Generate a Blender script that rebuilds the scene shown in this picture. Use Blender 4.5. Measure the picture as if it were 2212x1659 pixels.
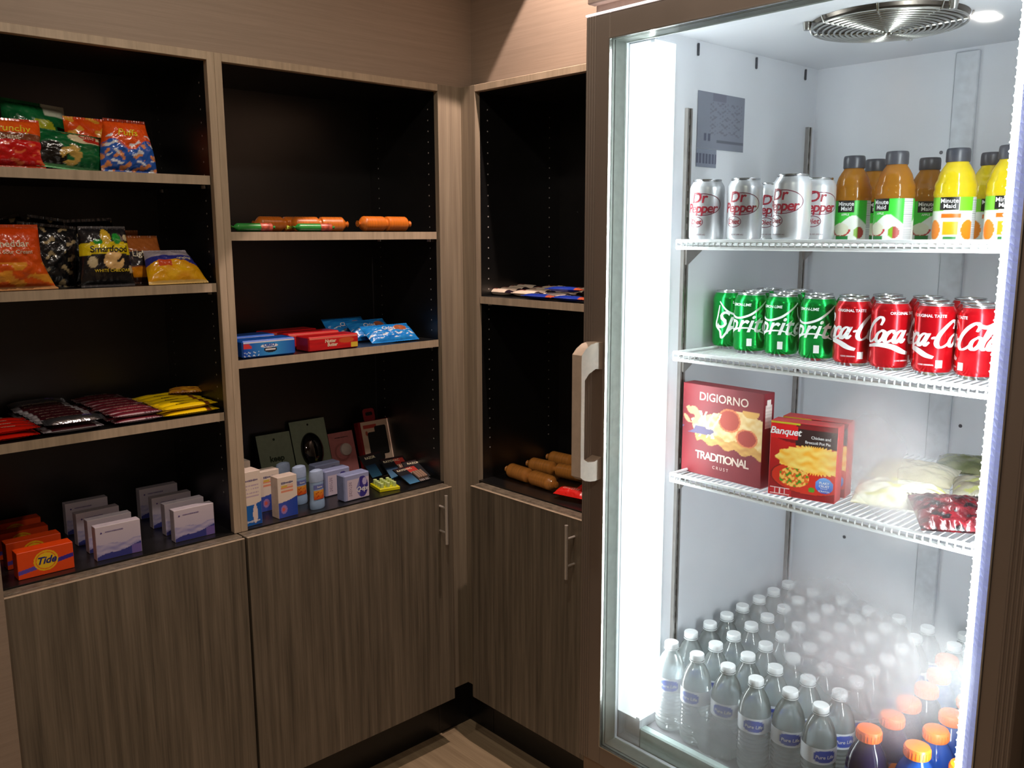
import bpy, bmesh, math, random
from mathutils import Vector, Matrix
random.seed(7)
PI = math.pi
for o in list(bpy.data.objects): bpy.data.objects.remove(o)
SC = bpy.context.scene
COL = SC.collection

def S(r, g, b):                      # 0-255 display colour -> linear
    f = lambda c: (c/255/12.92) if c/255 <= .04045 else ((c/255+.055)/1.055)**2.4
    return (f(r), f(g), f(b))

# ------------------------------------------------------------------ camera, world, lights, exposure
cam_d = bpy.data.cameras.new('camera'); cam = bpy.data.objects.new('camera', cam_d); COL.objects.link(cam)
cam_d.sensor_width = 36; cam_d.lens = 36*1893.73/2212; cam_d.clip_start = .02
_y, _p, _r = math.radians(47.0773), math.radians(9.6601), math.radians(-.2036)
_F = Vector((math.cos(_y)*math.cos(_p), math.sin(_y)*math.cos(_p), -math.sin(_p)))
_R = Vector((math.sin(_y), -math.cos(_y), 0)); _U = _R.cross(_F)
_R2 = _R*math.cos(_r)+_U*math.sin(_r); _U2 = -_R*math.sin(_r)+_U*math.cos(_r)
_m = Matrix((_R2, _U2, -_F)).transposed().to_4x4(); _m.translation = Vector((-1.7876, -2.1470, 1.68))
cam.matrix_world = _m
SC.camera = cam
W = bpy.data.worlds.new('world'); SC.world = W; W.use_nodes = True
W.node_tree.nodes['Background'].inputs[0].default_value = (.9, .75, .6, 1)
W.node_tree.nodes['Background'].inputs[1].default_value = .01
SC.view_settings.view_transform = 'Standard'
SC.view_settings.look = 'None'
SC.view_settings.exposure = 0.0
SC.view_settings.gamma = 1.0
SC.view_settings.use_curve_mapping = False
try:
    SC.cycles.transparent_max_bounces = 48
    SC.cycles.max_bounces = 7
    SC.cycles.sample_clamp_indirect = 6.0
except Exception: pass

def light(name, kind, loc, power, color, size=.1, size_y=None, aim=None, spot=None, blend=.1):
    d = bpy.data.lights.new(name, kind); o = bpy.data.objects.new(name, d); COL.objects.link(o)
    d.energy = power; d.color = color; o.location = loc
    if kind == 'AREA':
        d.shape = 'RECTANGLE' if size_y else 'DISK'; d.size = size
        if size_y: d.size_y = size_y
    else: d.shadow_soft_size = size
    if spot: d.spot_size = spot; d.spot_blend = blend
    if aim is not None:
        o.rotation_euler = (Vector(aim)-Vector(loc)).to_track_quat('-Z', 'Y').to_euler()
    return o
WARM = (1, .88, .76); COOL = (.94, .955, 1)
CEIL = 2.75
ROOM_LAMPS = [(-.95, -1.0), (-3.99, -.38), (-2.3, -2.6)]
light('room_lamp_light', 'SPOT', (-.95, -1.0, CEIL-.03), 27, WARM, .04, aim=(-.95, -1.0, 0), spot=3.05, blend=.55)
light('far_lamp_light', 'SPOT', (-3.99, -.38, CEIL-.03), 20, WARM, .05, aim=(-3.9, -.38, 0), spot=2.4, blend=.6)
light('rear_fill_light', 'SPOT', (-2.3, -2.6, CEIL-.03), 42, WARM, .05, aim=(-2.2, -2.5, 0), spot=2.8, blend=.6)  # added fill lamp, unseen, brightens the room from the camera side
light('wall_washer_light', 'SPOT', (-.10, -.50, CEIL-.005), 90, (1, .77, .68), .012, aim=(-.10, -.50, 0), spot=2*math.atan(.775), blend=.06)
# the two light strips of the refrigerator, facing inwards
for nm, y, ty in (('led_light_near', -1.074, -1.42), ('led_light_far', -1.699, -1.30)):
    o = light(nm, 'AREA', (-.392, y, 1.33), (5.2 if ty == -1.30 else 3.0), COOL, .03, 1.34)
    d = Vector((.22 if ty < -1.4 else .12, ty-y, 0)).normalized(); z = Vector((0, 0, 1)); x = z.cross(-d)
    o.matrix_world = Matrix((x, z, -d)).transposed().to_4x4(); o.location = (-.392, y, 1.33)

# ------------------------------------------------------------------ materials
MATS = {}
def nt(name):
    m = bpy.data.materials.new(name); m.use_nodes = True
    return m, m.node_tree, m.node_tree.nodes['Principled BSDF']
def setp(b, **k):
    for a, v in k.items():
        a = {'rough': 'Roughness', 'metal': 'Metallic', 'coat': 'Coat Weight', 'spec': 'Specular IOR Level', 'trans': 'Transmission Weight',
             'coatr': 'Coat Roughness', 'ior': 'IOR', 'alpha': 'Alpha', 'aniso': 'Anisotropic'}[a]
        b.inputs[a].default_value = v
def mat(name, col, rough=.5, metal=0, var=.08, scale=60, bump=0, emit=0, ecol=None, stretch=(1, 1, 1), **k):
    if name in MATS: return MATS[name]
    m, t, b = nt(name); setp(b, rough=rough, metal=metal, **k)
    tc = t.nodes.new('ShaderNodeTexCoord'); mp = t.nodes.new('ShaderNodeMapping'); mp.inputs['Scale'].default_value = stretch
    n = t.nodes.new('ShaderNodeTexNoise'); n.inputs['Scale'].default_value = scale; n.inputs['Detail'].default_value = 3
    r = t.nodes.new('ShaderNodeValToRGB')
    t.links.new(tc.outputs['Object'], mp.inputs[0]); t.links.new(mp.outputs[0], n.inputs['Vector']); t.links.new(n.outputs['Fac'], r.inputs[0])
    r.color_ramp.elements[0].position = .3; r.color_ramp.elements[1].position = .7
    r.color_ramp.elements[0].color = (*[c*(1-var) for c in col], 1); r.color_ramp.elements[1].color = (*[min(1, c*(1+var)) for c in col], 1)
    t.links.new(r.outputs[0], b.inputs['Base Color'])
    if bump:
        bp = t.nodes.new('ShaderNodeBump'); bp.inputs['Strength'].default_value = bump; bp.inputs['Distance'].default_value = .002
        t.links.new(n.outputs['Fac'], bp.inputs['Height']); t.links.new(bp.outputs[0], b.inputs['Normal'])
    if emit:
        b.inputs['Emission Color'].default_value = (*(ecol or col), 1); b.inputs['Emission Strength'].default_value = emit
    MATS[name] = m
    return m
def grain_mat(name, c0, c1, stretch, rough=.5, fine=.35):
    """laminate: streaks along the axis whose stretch is small"""
    m, t, b = nt(name); setp(b, rough=rough)
    tc = t.nodes.new('ShaderNodeTexCoord')
    outs = []
    for sc, mul in ((1, 1), (4.3, 1)):
        mp = t.nodes.new('ShaderNodeMapping'); mp.inputs['Scale'].default_value = [s*sc for s in stretch]
        n = t.nodes.new('ShaderNodeTexNoise'); n.inputs['Scale'].default_value = 1; n.inputs['Detail'].default_value = 4
        t.links.new(tc.outputs['Object'], mp.inputs[0]); t.links.new(mp.outputs[0], n.inputs['Vector']); outs.append(n)
    mx = t.nodes.new('ShaderNodeMix'); mx.data_type = 'FLOAT'; mx.inputs[0].default_value = fine
    t.links.new(outs[0].outputs['Fac'], mx.inputs[2]); t.links.new(outs[1].outputs['Fac'], mx.inputs[3])
    r = t.nodes.new('ShaderNodeValToRGB'); r.color_ramp.elements[0].position = .34; r.color_ramp.elements[1].position = .66
    r.color_ramp.elements[0].color = (*c0, 1); r.color_ramp.elements[1].color = (*c1, 1)
    t.links.new(mx.outputs[0], r.inputs[0]); t.links.new(r.outputs[0], b.inputs['Base Color'])
    bp = t.nodes.new('ShaderNodeBump'); bp.inputs['Strength'].default_value = .08; bp.inputs['Distance'].default_value = .001
    t.links.new(mx.outputs[0], bp.inputs['Height']); t.links.new(bp.outputs[0], b.inputs['Normal'])
    MATS[name] = m
    return m
def art_mat(name, rough=.35, coat=.0, metal=0, bump=0, spec=.5):
    """print: reads the flat printed colours stored on the mesh"""
    if name in MATS: return MATS[name]
    m, t, b = nt(name); setp(b, rough=rough, coat=coat, metal=metal, spec=spec)
    a = t.nodes.new('ShaderNodeAttribute'); a.attribute_name = 'Col'; t.links.new(a.outputs['Color'], b.inputs['Base Color'])
    if bump:
        tc = t.nodes.new('ShaderNodeTexCoord'); n = t.nodes.new('ShaderNodeTexNoise'); n.inputs['Scale'].default_value = 45; n.inputs['Detail'].default_value = 2
        n.inputs['Distortion'].default_value = 1.5
        bp = t.nodes.new('ShaderNodeBump'); bp.inputs['Strength'].default_value = bump; bp.inputs['Distance'].default_value = .006
        t.links.new(tc.outputs['Object'], n.inputs['Vector']); t.links.new(n.outputs['Fac'], bp.inputs['Height']); t.links.new(bp.outputs[0], b.inputs['Normal'])
    MATS[name] = m
    return m
def thin_clear(name, tint, gloss=.10, body=None, bodyfac=.0, ior=1.4, rough=.03, fog=None):
    """thin clear sheet: see-through + fresnel gloss (+ a little milky body, + condensation patches)"""
    m = bpy.data.materials.new(name); m.use_nodes = True; t = m.node_tree; t.nodes.clear(); N = t.nodes.new
    out = N('ShaderNodeOutputMaterial'); tr = N('ShaderNodeBsdfTransparent'); tr.inputs[0].default_value = (*tint, 1)
    gl = N('ShaderNodeBsdfGlossy'); gl.inputs['Roughness'].default_value = rough
    fr = N('ShaderNodeFresnel'); fr.inputs[0].default_value = ior
    mu = N('ShaderNodeMath'); mu.operation = 'MULTIPLY_ADD'; mu.inputs[1].default_value = 1 ; mu.inputs[2].default_value = gloss; mu.use_clamp = True
    t.links.new(fr.outputs[0], mu.inputs[0])
    cur = tr.outputs[0]
    if bodyfac:
        df = N('ShaderNodeBsdfTranslucent'); df.inputs[0].default_value = (*body, 1); dd = N('ShaderNodeBsdfDiffuse'); dd.inputs[0].default_value = (*body, 1)
        m0 = N('ShaderNodeMixShader'); t.links.new(df.outputs[0], m0.inputs[1]); t.links.new(dd.outputs[0], m0.inputs[2])
        m1 = N('ShaderNodeMixShader'); m1.inputs[0].default_value = bodyfac
        t.links.new(cur, m1.inputs[1]); t.links.new(m0.outputs[0], m1.inputs[2]); cur = m1.outputs[0]
    m2 = N('ShaderNodeMixShader'); t.links.new(mu.outputs[0], m2.inputs[0]); t.links.new(cur, m2.inputs[1]); t.links.new(gl.outputs[0], m2.inputs[2])
    cur = m2.outputs[0]
    if fog:
        tc = N('ShaderNodeTexCoord'); total = None
        wn_ = N('ShaderNodeTexNoise'); wn_.inputs['Scale'].default_value = 5; wn_.inputs['Detail'].default_value = 3; t.links.new(tc.outputs['Object'], wn_.inputs['Vector'])
        ws = N('ShaderNodeVectorMath'); ws.operation = 'MULTIPLY_ADD'; ws.inputs[1].default_value = (.09, .09, .09); t.links.new(wn_.outputs['Color'], ws.inputs[0])
        wo = N('ShaderNodeVectorMath'); wo.operation = 'ADD'; wo.inputs[1].default_value = (-.045, -.045, -.045); t.links.new(tc.outputs['Object'], wo.inputs[0]); t.links.new(wo.outputs[0], ws.inputs[2])
        for (cy, cz, ry, rz, s) in fog:
            mp = N('ShaderNodeMapping'); mp.vector_type = 'TEXTURE'; mp.inputs['Location'].default_value = (0, cy, cz); mp.inputs['Scale'].default_value = (1, ry, rz)
            sp = N('ShaderNodeSeparateXYZ'); cb = N('ShaderNodeCombineXYZ'); ln = N('ShaderNodeVectorMath'); ln.operation = 'LENGTH'
            t.links.new(ws.outputs[0], mp.inputs[0]); t.links.new(mp.outputs[0], sp.inputs[0])
            t.links.new(sp.outputs[1], cb.inputs[1]); t.links.new(sp.outputs[2], cb.inputs[2]); t.links.new(cb.outputs[0], ln.inputs[0])
            mr = N('ShaderNodeMapRange'); mr.interpolation_type = 'SMOOTHSTEP'; mr.inputs[1].default_value = .0; mr.inputs[2].default_value = 1.25; mr.inputs[3].default_value = s; mr.inputs[4].default_value = 0
            t.links.new(ln.outputs['Value'], mr.inputs[0])
            iv = N('ShaderNodeMath'); iv.operation = 'SUBTRACT'; iv.inputs[0].default_value = 1; t.links.new(mr.outputs[0], iv.inputs[1])
            if total is None: total = iv.outputs[0]
            else:
                a = N('ShaderNodeMath'); a.operation = 'MULTIPLY'; t.links.new(total, a.inputs[0]); t.links.new(iv.outputs[0], a.inputs[1]); total = a.outputs[0]
        iv = N('ShaderNodeMath'); iv.operation = 'SUBTRACT'; iv.inputs[0].default_value = 1; t.links.new(total, iv.inputs[1]); total = iv.outputs[0]
        n = N('ShaderNodeTexNoise'); n.inputs['Scale'].default_value = 9; n.inputs['Detail'].default_value = 5
        t.links.new(tc.outputs['Object'], n.inputs['Vector'])
        mr = N('ShaderNodeMapRange'); mr.inputs[1].default_value = .3; mr.inputs[2].default_value = .7; mr.inputs[3].default_value = .72; mr.inputs[4].default_value = 1.1
        t.links.new(n.outputs['Fac'], mr.inputs[0])
        a = N('ShaderNodeMath'); a.operation = 'MULTIPLY'; a.use_clamp = True; t.links.new(total, a.inputs[0]); t.links.new(mr.outputs[0], a.inputs[1])
        df = N('ShaderNodeBsdfTranslucent'); df.inputs[0].default_value = (.97, .96, .96, 1)
        m3 = N('ShaderNodeMixShader'); t.links.new(a.outputs[0], m3.inputs[0]); t.links.new(cur, m3.inputs[1]); t.links.new(df.outputs[0], m3.inputs[2]); cur = m3.outputs[0]
    t.links.new(cur, out.inputs[0]); MATS[name] = m
    return m

# ------------------------------------------------------------------ mesh helpers
class MB:
    def __init__(s): s.v = []; s.f = []; s.m = []; s.col = []
    def add(s, vs, fs, m=0, cols=None):
        o = len(s.v); s.v += [tuple(v) for v in vs]; s.f += [tuple(i+o for i in f) for f in fs]; s.m += [m]*len(fs)
        if cols is not None:
            s.col += [(1, 1, 1)]*(o-len(s.col)) + list(cols)
        return s
    def box(s, a, b, m=0, bev=0, rot=None, seg=1):
        x0, y0, z0 = [min(p, q) for p, q in zip(a, b)]; x1, y1, z1 = [max(p, q) for p, q in zip(a, b)]
        bm = bmesh.new(); bmesh.ops.create_cube(bm, size=1)
        for v in bm.verts: v.co = Vector((x0+(v.co.x+.5)*(x1-x0), y0+(v.co.y+.5)*(y1-y0), z0+(v.co.z+.5)*(z1-z0)))
        if bev: bmesh.ops.bevel(bm, geom=bm.edges[:], offset=bev, segments=seg, affect='EDGES', profile=.6)
        bm.verts.index_update()
        vs = [v.co.copy() for v in bm.verts]; fs = [[v.index for v in f.verts] for f in bm.faces]; bm.free()
        if rot: vs = [rot @ v for v in vs]
        return s.add(vs, fs, m)
    def lathe(s, prof, n=24, c=(0, 0, 0), mats=None, axis='z', cap=True, sq=0):
        vs = []; fs = []; ms = []
        for (r, h) in prof:
            for i in range(n):
                a = 2*PI*i/n
                rr = r*(1 - sq*abs(math.sin(2*a))**2) if sq else r
                p = (rr*math.cos(a), rr*math.sin(a), h)
                if axis == 'x': p = (h, rr*math.cos(a), rr*math.sin(a))
                if axis == 'y': p = (rr*math.sin(a), h, rr*math.cos(a))
                vs.append((p[0]+c[0], p[1]+c[1], p[2]+c[2]))
        for k in range(len(prof)-1):
            for i in range(n):
                j = (i+1) % n; fs.append((k*n+i, k*n+j, (k+1)*n+j, (k+1)*n+i)); ms.append(mats[k] if mats else 0)
        if cap:
            if prof[0][0] > 1e-6: fs.append(tuple(reversed(range(n)))); ms.append(mats[0] if mats else 0)
            if prof[-1][0] > 1e-6: fs.append(tuple((len(prof)-1)*n+i for i in range(n))); ms.append(mats[-1] if mats else 0)
        o = len(s.v); s.v += vs; s.f += [tuple(i+o for i in f) for f in fs]; s.m += ms
        return s
    def tube(s, pts, r, n=8, m=0, closed=False):
        pts = [Vector(p) for p in pts]; vs = []; fs = []; N = len(pts)
        prev = None
        for i, p in enumerate(pts):
            d = (pts[(i+1) % N] if (closed or i < N-1) else p) - (pts[i-1] if (closed or i > 0) else p)
            d.normalize()
            if prev is None: up = Vector((0, 0, 1)) if abs(d.z) < .9 else Vector((1, 0, 0)); a = d.cross(up).normalized()
            else: a = (prev - d*prev.dot(d)).normalized()
            b = d.cross(a); prev = a
            for k in range(n): t = 2*PI*k/n; vs.append(p + a*r*math.cos(t) + b*r*math.sin(t))
        for i in range(N if closed else N-1):
            j = (i+1) % N
            for k in range(n): l = (k+1) % n; fs.append((i*n+k, i*n+l, j*n+l, j*n+k))
        if not closed: fs.append(tuple(reversed(range(n)))); fs.append(tuple((N-1)*n+k for k in range(n)))
        return s.add(vs, fs, m)
    def grid(s, fn, nu, nv, m=0, art=None, flip=False):
        vs = [fn(i/nu, j/nv) for j in range(nv+1) for i in range(nu+1)]; w = nu+1
        fs = [(j*w+i, j*w+i+1, (j+1)*w+i+1, (j+1)*w+i) for j in range(nv) for i in range(nu)]
        if flip: fs = [tuple(reversed(f)) for f in fs]
        cols = [art(i/nu, j/nv) for j in range(nv+1) for i in range(nu+1)] if art else None
        return s.add(vs, fs, m, cols)
    def prism(s, poly, d0, d1, fn, m=0):
        """extrude polygon (a,b) between d0 and d1; fn(a,b,d)->xyz"""
        n = len(poly); vs = [fn(a, b, d0) for a, b in poly]+[fn(a, b, d1) for a, b in poly]
        fs = [tuple(range(n)), tuple(reversed(range(n, 2*n)))]+[(i, i+n, (i+1) % n+n, (i+1) % n) for i in range(n)]
        return s.add(vs, fs, m)
    def build(s, name, mats, parent=None, smooth=True, ang=35, shift=True, kind=None):
        me = bpy.data.meshes.new(name)
        off = Vector((0, 0, 0))
        if parent is not None and shift:
            p = parent
            while p is not None: off += p.location; p = p.parent
        me.from_pydata([tuple(Vector(v)-off) for v in s.v], [], s.f)
        for m in (mats if isinstance(mats, (list, tuple)) else [mats]): me.materials.append(m)
        me.polygons.foreach_set('material_index', s.m)
        if s.col:
            cols = s.col + [(1, 1, 1)]*(len(s.v)-len(s.col))
            a = me.color_attributes.new('Col', 'FLOAT_COLOR', 'POINT')
            a.data.foreach_set('color', [c for q in cols for c in (*q, 1)])
        bm = bmesh.new(); bm.from_mesh(me); bmesh.ops.recalc_face_normals(bm, faces=bm.faces[:]); bm.to_mesh(me); bm.free()
        if smooth:
            me.shade_smooth()
            try: me.set_sharp_from_angle(angle=math.radians(ang))
            except Exception: pass
        o = bpy.data.objects.new(name, me); COL.objects.link(o)
        if parent is not None: o.parent = parent
        if kind: o['kind'] = kind
        return o
def tag(o, label, cat, group=None):
    o['label'] = label; o['category'] = cat
    if group: o['group'] = group
    return o
def empty(name, loc=(0, 0, 0), label=None, cat=None, group=None, parent=None, rot=(0, 0, 0)):
    o = bpy.data.objects.new(name, None); COL.objects.link(o); o.location = loc; o.rotation_euler = rot; o.empty_display_size = .02
    if parent is not None: o.parent = parent
    if label: tag(o, label, cat, group)
    return o
def copy_tree(o, parent=None, first=True):
    c = o.copy(); COL.objects.link(c); c.parent = parent
    for k in ('label', 'group', 'category'):
        if first and k in c: del c[k]
    for ch in list(o.children): copy_tree(ch, c, False)
    return c
def place(proto, i, loc, rotz, label, cat, group, rot=None):
    o = proto if i == 0 else copy_tree(proto)
    o.location = loc; o.rotation_euler = rot or (0, 0, rotz); tag(o, label, cat, group)
    return o
def structure(mb, name, m): o = mb.build(name, m, smooth=False); o['kind'] = 'structure'; return o

# ------------------------------------------------------------------ lettering
_tc = {}
def text2d(body, size, bold=0, shear=0, space=1):
    k = (body, size, bold, shear, space)
    if k in _tc: return _tc[k]
    c = bpy.data.curves.new('t', 'FONT'); c.body = body; c.size = size; c.offset = bold*size; c.shear = shear; c.space_character = space
    c.align_x = 'CENTER'; c.align_y = 'CENTER'; c.resolution_u = 3
    o = bpy.data.objects.new('t', c); me = o.to_mesh()
    vs = [(v.co.x, v.co.y) for v in me.vertices]; fs = [tuple(p.vertices) for p in me.polygons]
    o.to_mesh_clear(); bpy.data.objects.remove(o); bpy.data.curves.remove(c)
    _tc[k] = (vs, fs)
    return vs, fs
def ribbon(pts, w, n=6, cal=.75):
    """calligraphic ribbon through control points"""
    P = [Vector((p[0], p[1])) for p in pts]; Q = []
    for i in range(len(P)-1):
        a, b, c, d = P[max(i-1, 0)], P[i], P[i+1], P[min(i+2, len(P)-1)]
        for k in range(n):
            t = k/n; Q.append(.5*((2*b)+(c-a)*t+(2*a-5*b+4*c-d)*t*t+(3*b-a-3*c+d)*t**3))
    Q.append(P[-1]); vs = []; N = len(Q)
    for i, q in enumerate(Q):
        d = (Q[min(i+1, N-1)]-Q[max(i-1, 0)]); d.normalize()
        ww = w*((1-cal)+cal*abs(d.y))*(.55+.45*min(1, 3*min(i, N-1-i)/N))/2
        vs += [(q.x-d.y*ww, q.y+d.x*ww), (q.x+d.y*ww, q.y-d.x*ww)]
    return vs, [(2*i, 2*i+1, 2*i+3, 2*i+2) for i in range(N-1)]
def join2(parts):
    V = []; F = []
    for (vs, fs), dx, dy in parts:
        o = len(V); V += [(x+dx, y+dy) for x, y in vs]; F += [tuple(i+o for i in f) for f in fs]
    return V, F
def cola_script(h):
    """flowing script word; h = x-height"""
    C = [(1.25, 1.35), (1.3, 1.8), (1.0, 2.0), (.55, 1.6), (.2, .9), (.18, .25), (.5, -.08), (.9, .05), (1.2, .45)]
    o_ = [(.45, .95), (.15, .65), (.12, .2), (.4, .0), (.68, .3), (.7, .75), (.45, .95), (.75, .85)]
    c_ = [(.68, .7), (.5, .95), (.18, .7), (.1, .25), (.35, 0), (.78, .3)]
    a_ = [(.68, .8), (.42, .95), (.14, .65), (.1, .2), (.32, 0), (.6, .4), (.74, .95), (.66, .3), (.8, 0), (1.0, .3)]
    l_ = [(.05, .3), (.45, 1.2), (.55, 1.8), (.36, 1.9), (.2, 1.2), (.14, .3), (.35, 0), (.6, .3)]
    hy = [(0, .6), (.25, .66), (.5, .6)]
    seq = [(C, 0), (o_, 1.05), (c_, 1.8), (a_, 2.5), (hy, 3.55), (C, 3.85), (o_, 4.9), (l_, 5.65), (a_, 6.15)]
    parts = [(ribbon([(x, y) for x, y in L], .37, cal=.55), dx, 0) for L, dx in seq]
    parts.append((ribbon([(4.9, 1.95), (5.6, 1.7), (6.3, 2.0), (6.9, 1.9)], .34, cal=.1), 0, 0))
    parts.append((ribbon([(.4, -.45), (1.6, -.25), (2.6, -.35), (3.6, -.75), (4.2, -.9)], .42, cal=.1), 0, 0))
    V, F = join2(parts); W_ = 7.2
    return [((x-W_/2+y*.28)*h, (y-.5)*h) for x, y in V], F
def cut2(vs, fs, step):
    """subdivide flat lettering along u so it can bend"""
    bm = bmesh.new(); bv = [bm.verts.new((x, y, 0)) for x, y in vs]
    for f in fs:
        try: bm.faces.new([bv[i] for i in f])
        except ValueError: pass
    u0 = min(v[0] for v in vs); u1 = max(v[0] for v in vs); k = math.floor(u0/step)+1
    while k*step < u1:
        bmesh.ops.bisect_plane(bm, geom=bm.verts[:]+bm.edges[:]+bm.faces[:], plane_co=(k*step, 0, 0), plane_no=(1, 0, 0)); k += 1
    bm.verts.index_update()
    r = [(v.co.x, v.co.y) for v in bm.verts], [tuple(v.index for v in f.verts) for f in bm.faces]
    bm.free(); return r
def letter(mb, flat, surf, cu=0, cv=0, m=0, step=None, rot=0, clip=None):
    vs, fs = flat
    c, s_ = math.cos(rot), math.sin(rot)
    vs = [(x*c-y*s_+cu, x*s_+y*c+cv) for x, y in vs]
    if step: vs, fs = cut2(vs, fs, step)
    mb.add([surf(u, v) for u, v in vs], fs, m)
def plane_surf(o, U, V, eps=.0004):
    o, U, V = Vector(o), Vector(U), Vector(V); n = U.cross(V).normalized()
    return lambda u, v: o+U*u+V*v+n*eps
def cyl_surf(r, eps=.0004, z0=0):
    return lambda u, v: Vector(((r+eps)*math.sin(u/r), -(r+eps)*math.cos(u/r), z0+v))
def disc2(r, n=20, rx=1): return [(r*rx*math.cos(2*PI*i/n), r*math.sin(2*PI*i/n)) for i in range(n)], [tuple(range(n))]
def ring2(r, w, rx=1, n=40, a0=0, a1=2*PI):
    pts = [(r*rx*math.cos(a0+(a1-a0)*i/n), r*math.sin(a0+(a1-a0)*i/n)) for i in range(n+1)]
    pin = [((r*rx-w)*math.cos(a0+(a1-a0)*i/n), (r-w)*math.sin(a0+(a1-a0)*i/n)) for i in range(n+1)]
    return pts+pin, [(i, i+1, n+2+i, n+1+i) for i in range(n)]
def rect2(w, h): return [(-w/2, -h/2), (w/2, -h/2), (w/2, h/2), (-w/2, h/2)], [(0, 1, 2, 3)]
def nz(x, y, s=0):                    # cheap smooth noise -1..1
    return math.sin(x*1.7+s+math.sin(y*2.3+s*1.3)*1.6)*.5+math.sin(y*2.9-s+math.sin(x*3.1+s)*1.2)*.5
def mixc(a, b, t): t = max(0, min(1, t)); return tuple(p*(1-t)+q*t for p, q in zip(a, b))

# ================================================================== the room
LAM = grain_mat('grey_brown_laminate', S(86, 78, 66), S(134, 122, 104), (60, 60, 1.6), .45)
TRIMM = grain_mat('edge_laminate', S(168, 150, 126), S(196, 176, 150), (40, 40, 3), .5)
POSTM = grain_mat('post_laminate', S(128, 114, 96), S(160, 146, 124), (60, 60, 1.6), .45)
WALLM = grain_mat('wall_covering', S(150, 133, 116), S(165, 146, 128), (2.2, 2.2, 120), .6, .5)
FLOORM = grain_mat('floor_vinyl', S(148, 128, 100), S(184, 162, 130), (42, 1.3, 10), .42)
BLACKM = mat('black_melamine', (.0055, .0055, .0055), .33, var=.2, scale=20, spec=1.0)
KICKM = mat('black_kick', (.008, .008, .008), .3, var=.2)
CEILM = mat('ceiling_paint', S(190, 180, 168), .8)
STEEL = mat('brushed_steel', S(215, 208, 198), .35, .55, var=.05, scale=30, stretch=(1, 1, 40))
D = .37; ZT1 = 2.1235; ZT0 = 2.1041; ZC = .898
structure(MB().box((-4.6, -3.6, -.05), (.5, .5, 0)), 'floor', FLOORM)
structure(MB().box((-4.6, -3.6, CEIL), (.5, .5, CEIL+.05)), 'ceiling', CEILM)
structure(MB().box((-2.6, .008, ZT1), (.5, .45, CEIL)).box((-4.6, D+.025, 0), (.5, .45, ZT1)).box((-4.6, .008, ZT1), (-2.6, .45, CEIL)), 'wall_back', WALLM)
structure(MB().box((.05, -.93, ZT1), (.45, .008, CEIL)).box((.03, -.93, 0), (.45, -.612, ZT1)).box((.31, -3.6, 0), (.45, -.93, CEIL)).box((D+.025, -.612, 0), (.45, .395, ZT1)), 'wall_right', WALLM)
structure(MB().box((-4.6, -.08, 0), (-1.372, D+.02, ZT1-.001)).box((-4.65, -3.6, 0), (-4.6, -.08, CEIL)), 'wall_left', WALLM)
structure(MB().box((-4.6, -3.65, 0), (.5, -3.6, CEIL)), 'wall_front', WALLM)

for i, (x, y) in enumerate(ROOM_LAMPS[:2] + [(-.10, -.50)] + ROOM_LAMPS[2:]):
    t = empty('ceiling_light', (x, y, CEIL), ['round recessed ceiling light above the shelves aisle', 'round recessed ceiling light far from the refrigerator, mirrored in its glass door', 'small recessed ceiling light close to the wall beside the refrigerator', 'added round fill lamp in the ceiling behind the photographer, out of the picture'][i], 'ceiling light')
    r = .035 if i == 2 else .07
    MB().lathe([(r*.8, -.001), (r*.85, -.006), (r*1.2, -.006), (r*1.25, -.001)], 32, (x, y, CEIL), cap=False).build('trim_ring', mat('white_plastic', S(225, 222, 216), .4), t)
    MB().lathe([(.0001, -.0022), (r*.82, -.0022)], 32, (x, y, CEIL), cap=False).build('lens', mat('lamp_lens%d' % (i == 1), S(255, 240, 220), .3, emit=(300 if i == 1 else 2), ecol=(1, .9, .85)), t)

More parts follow.
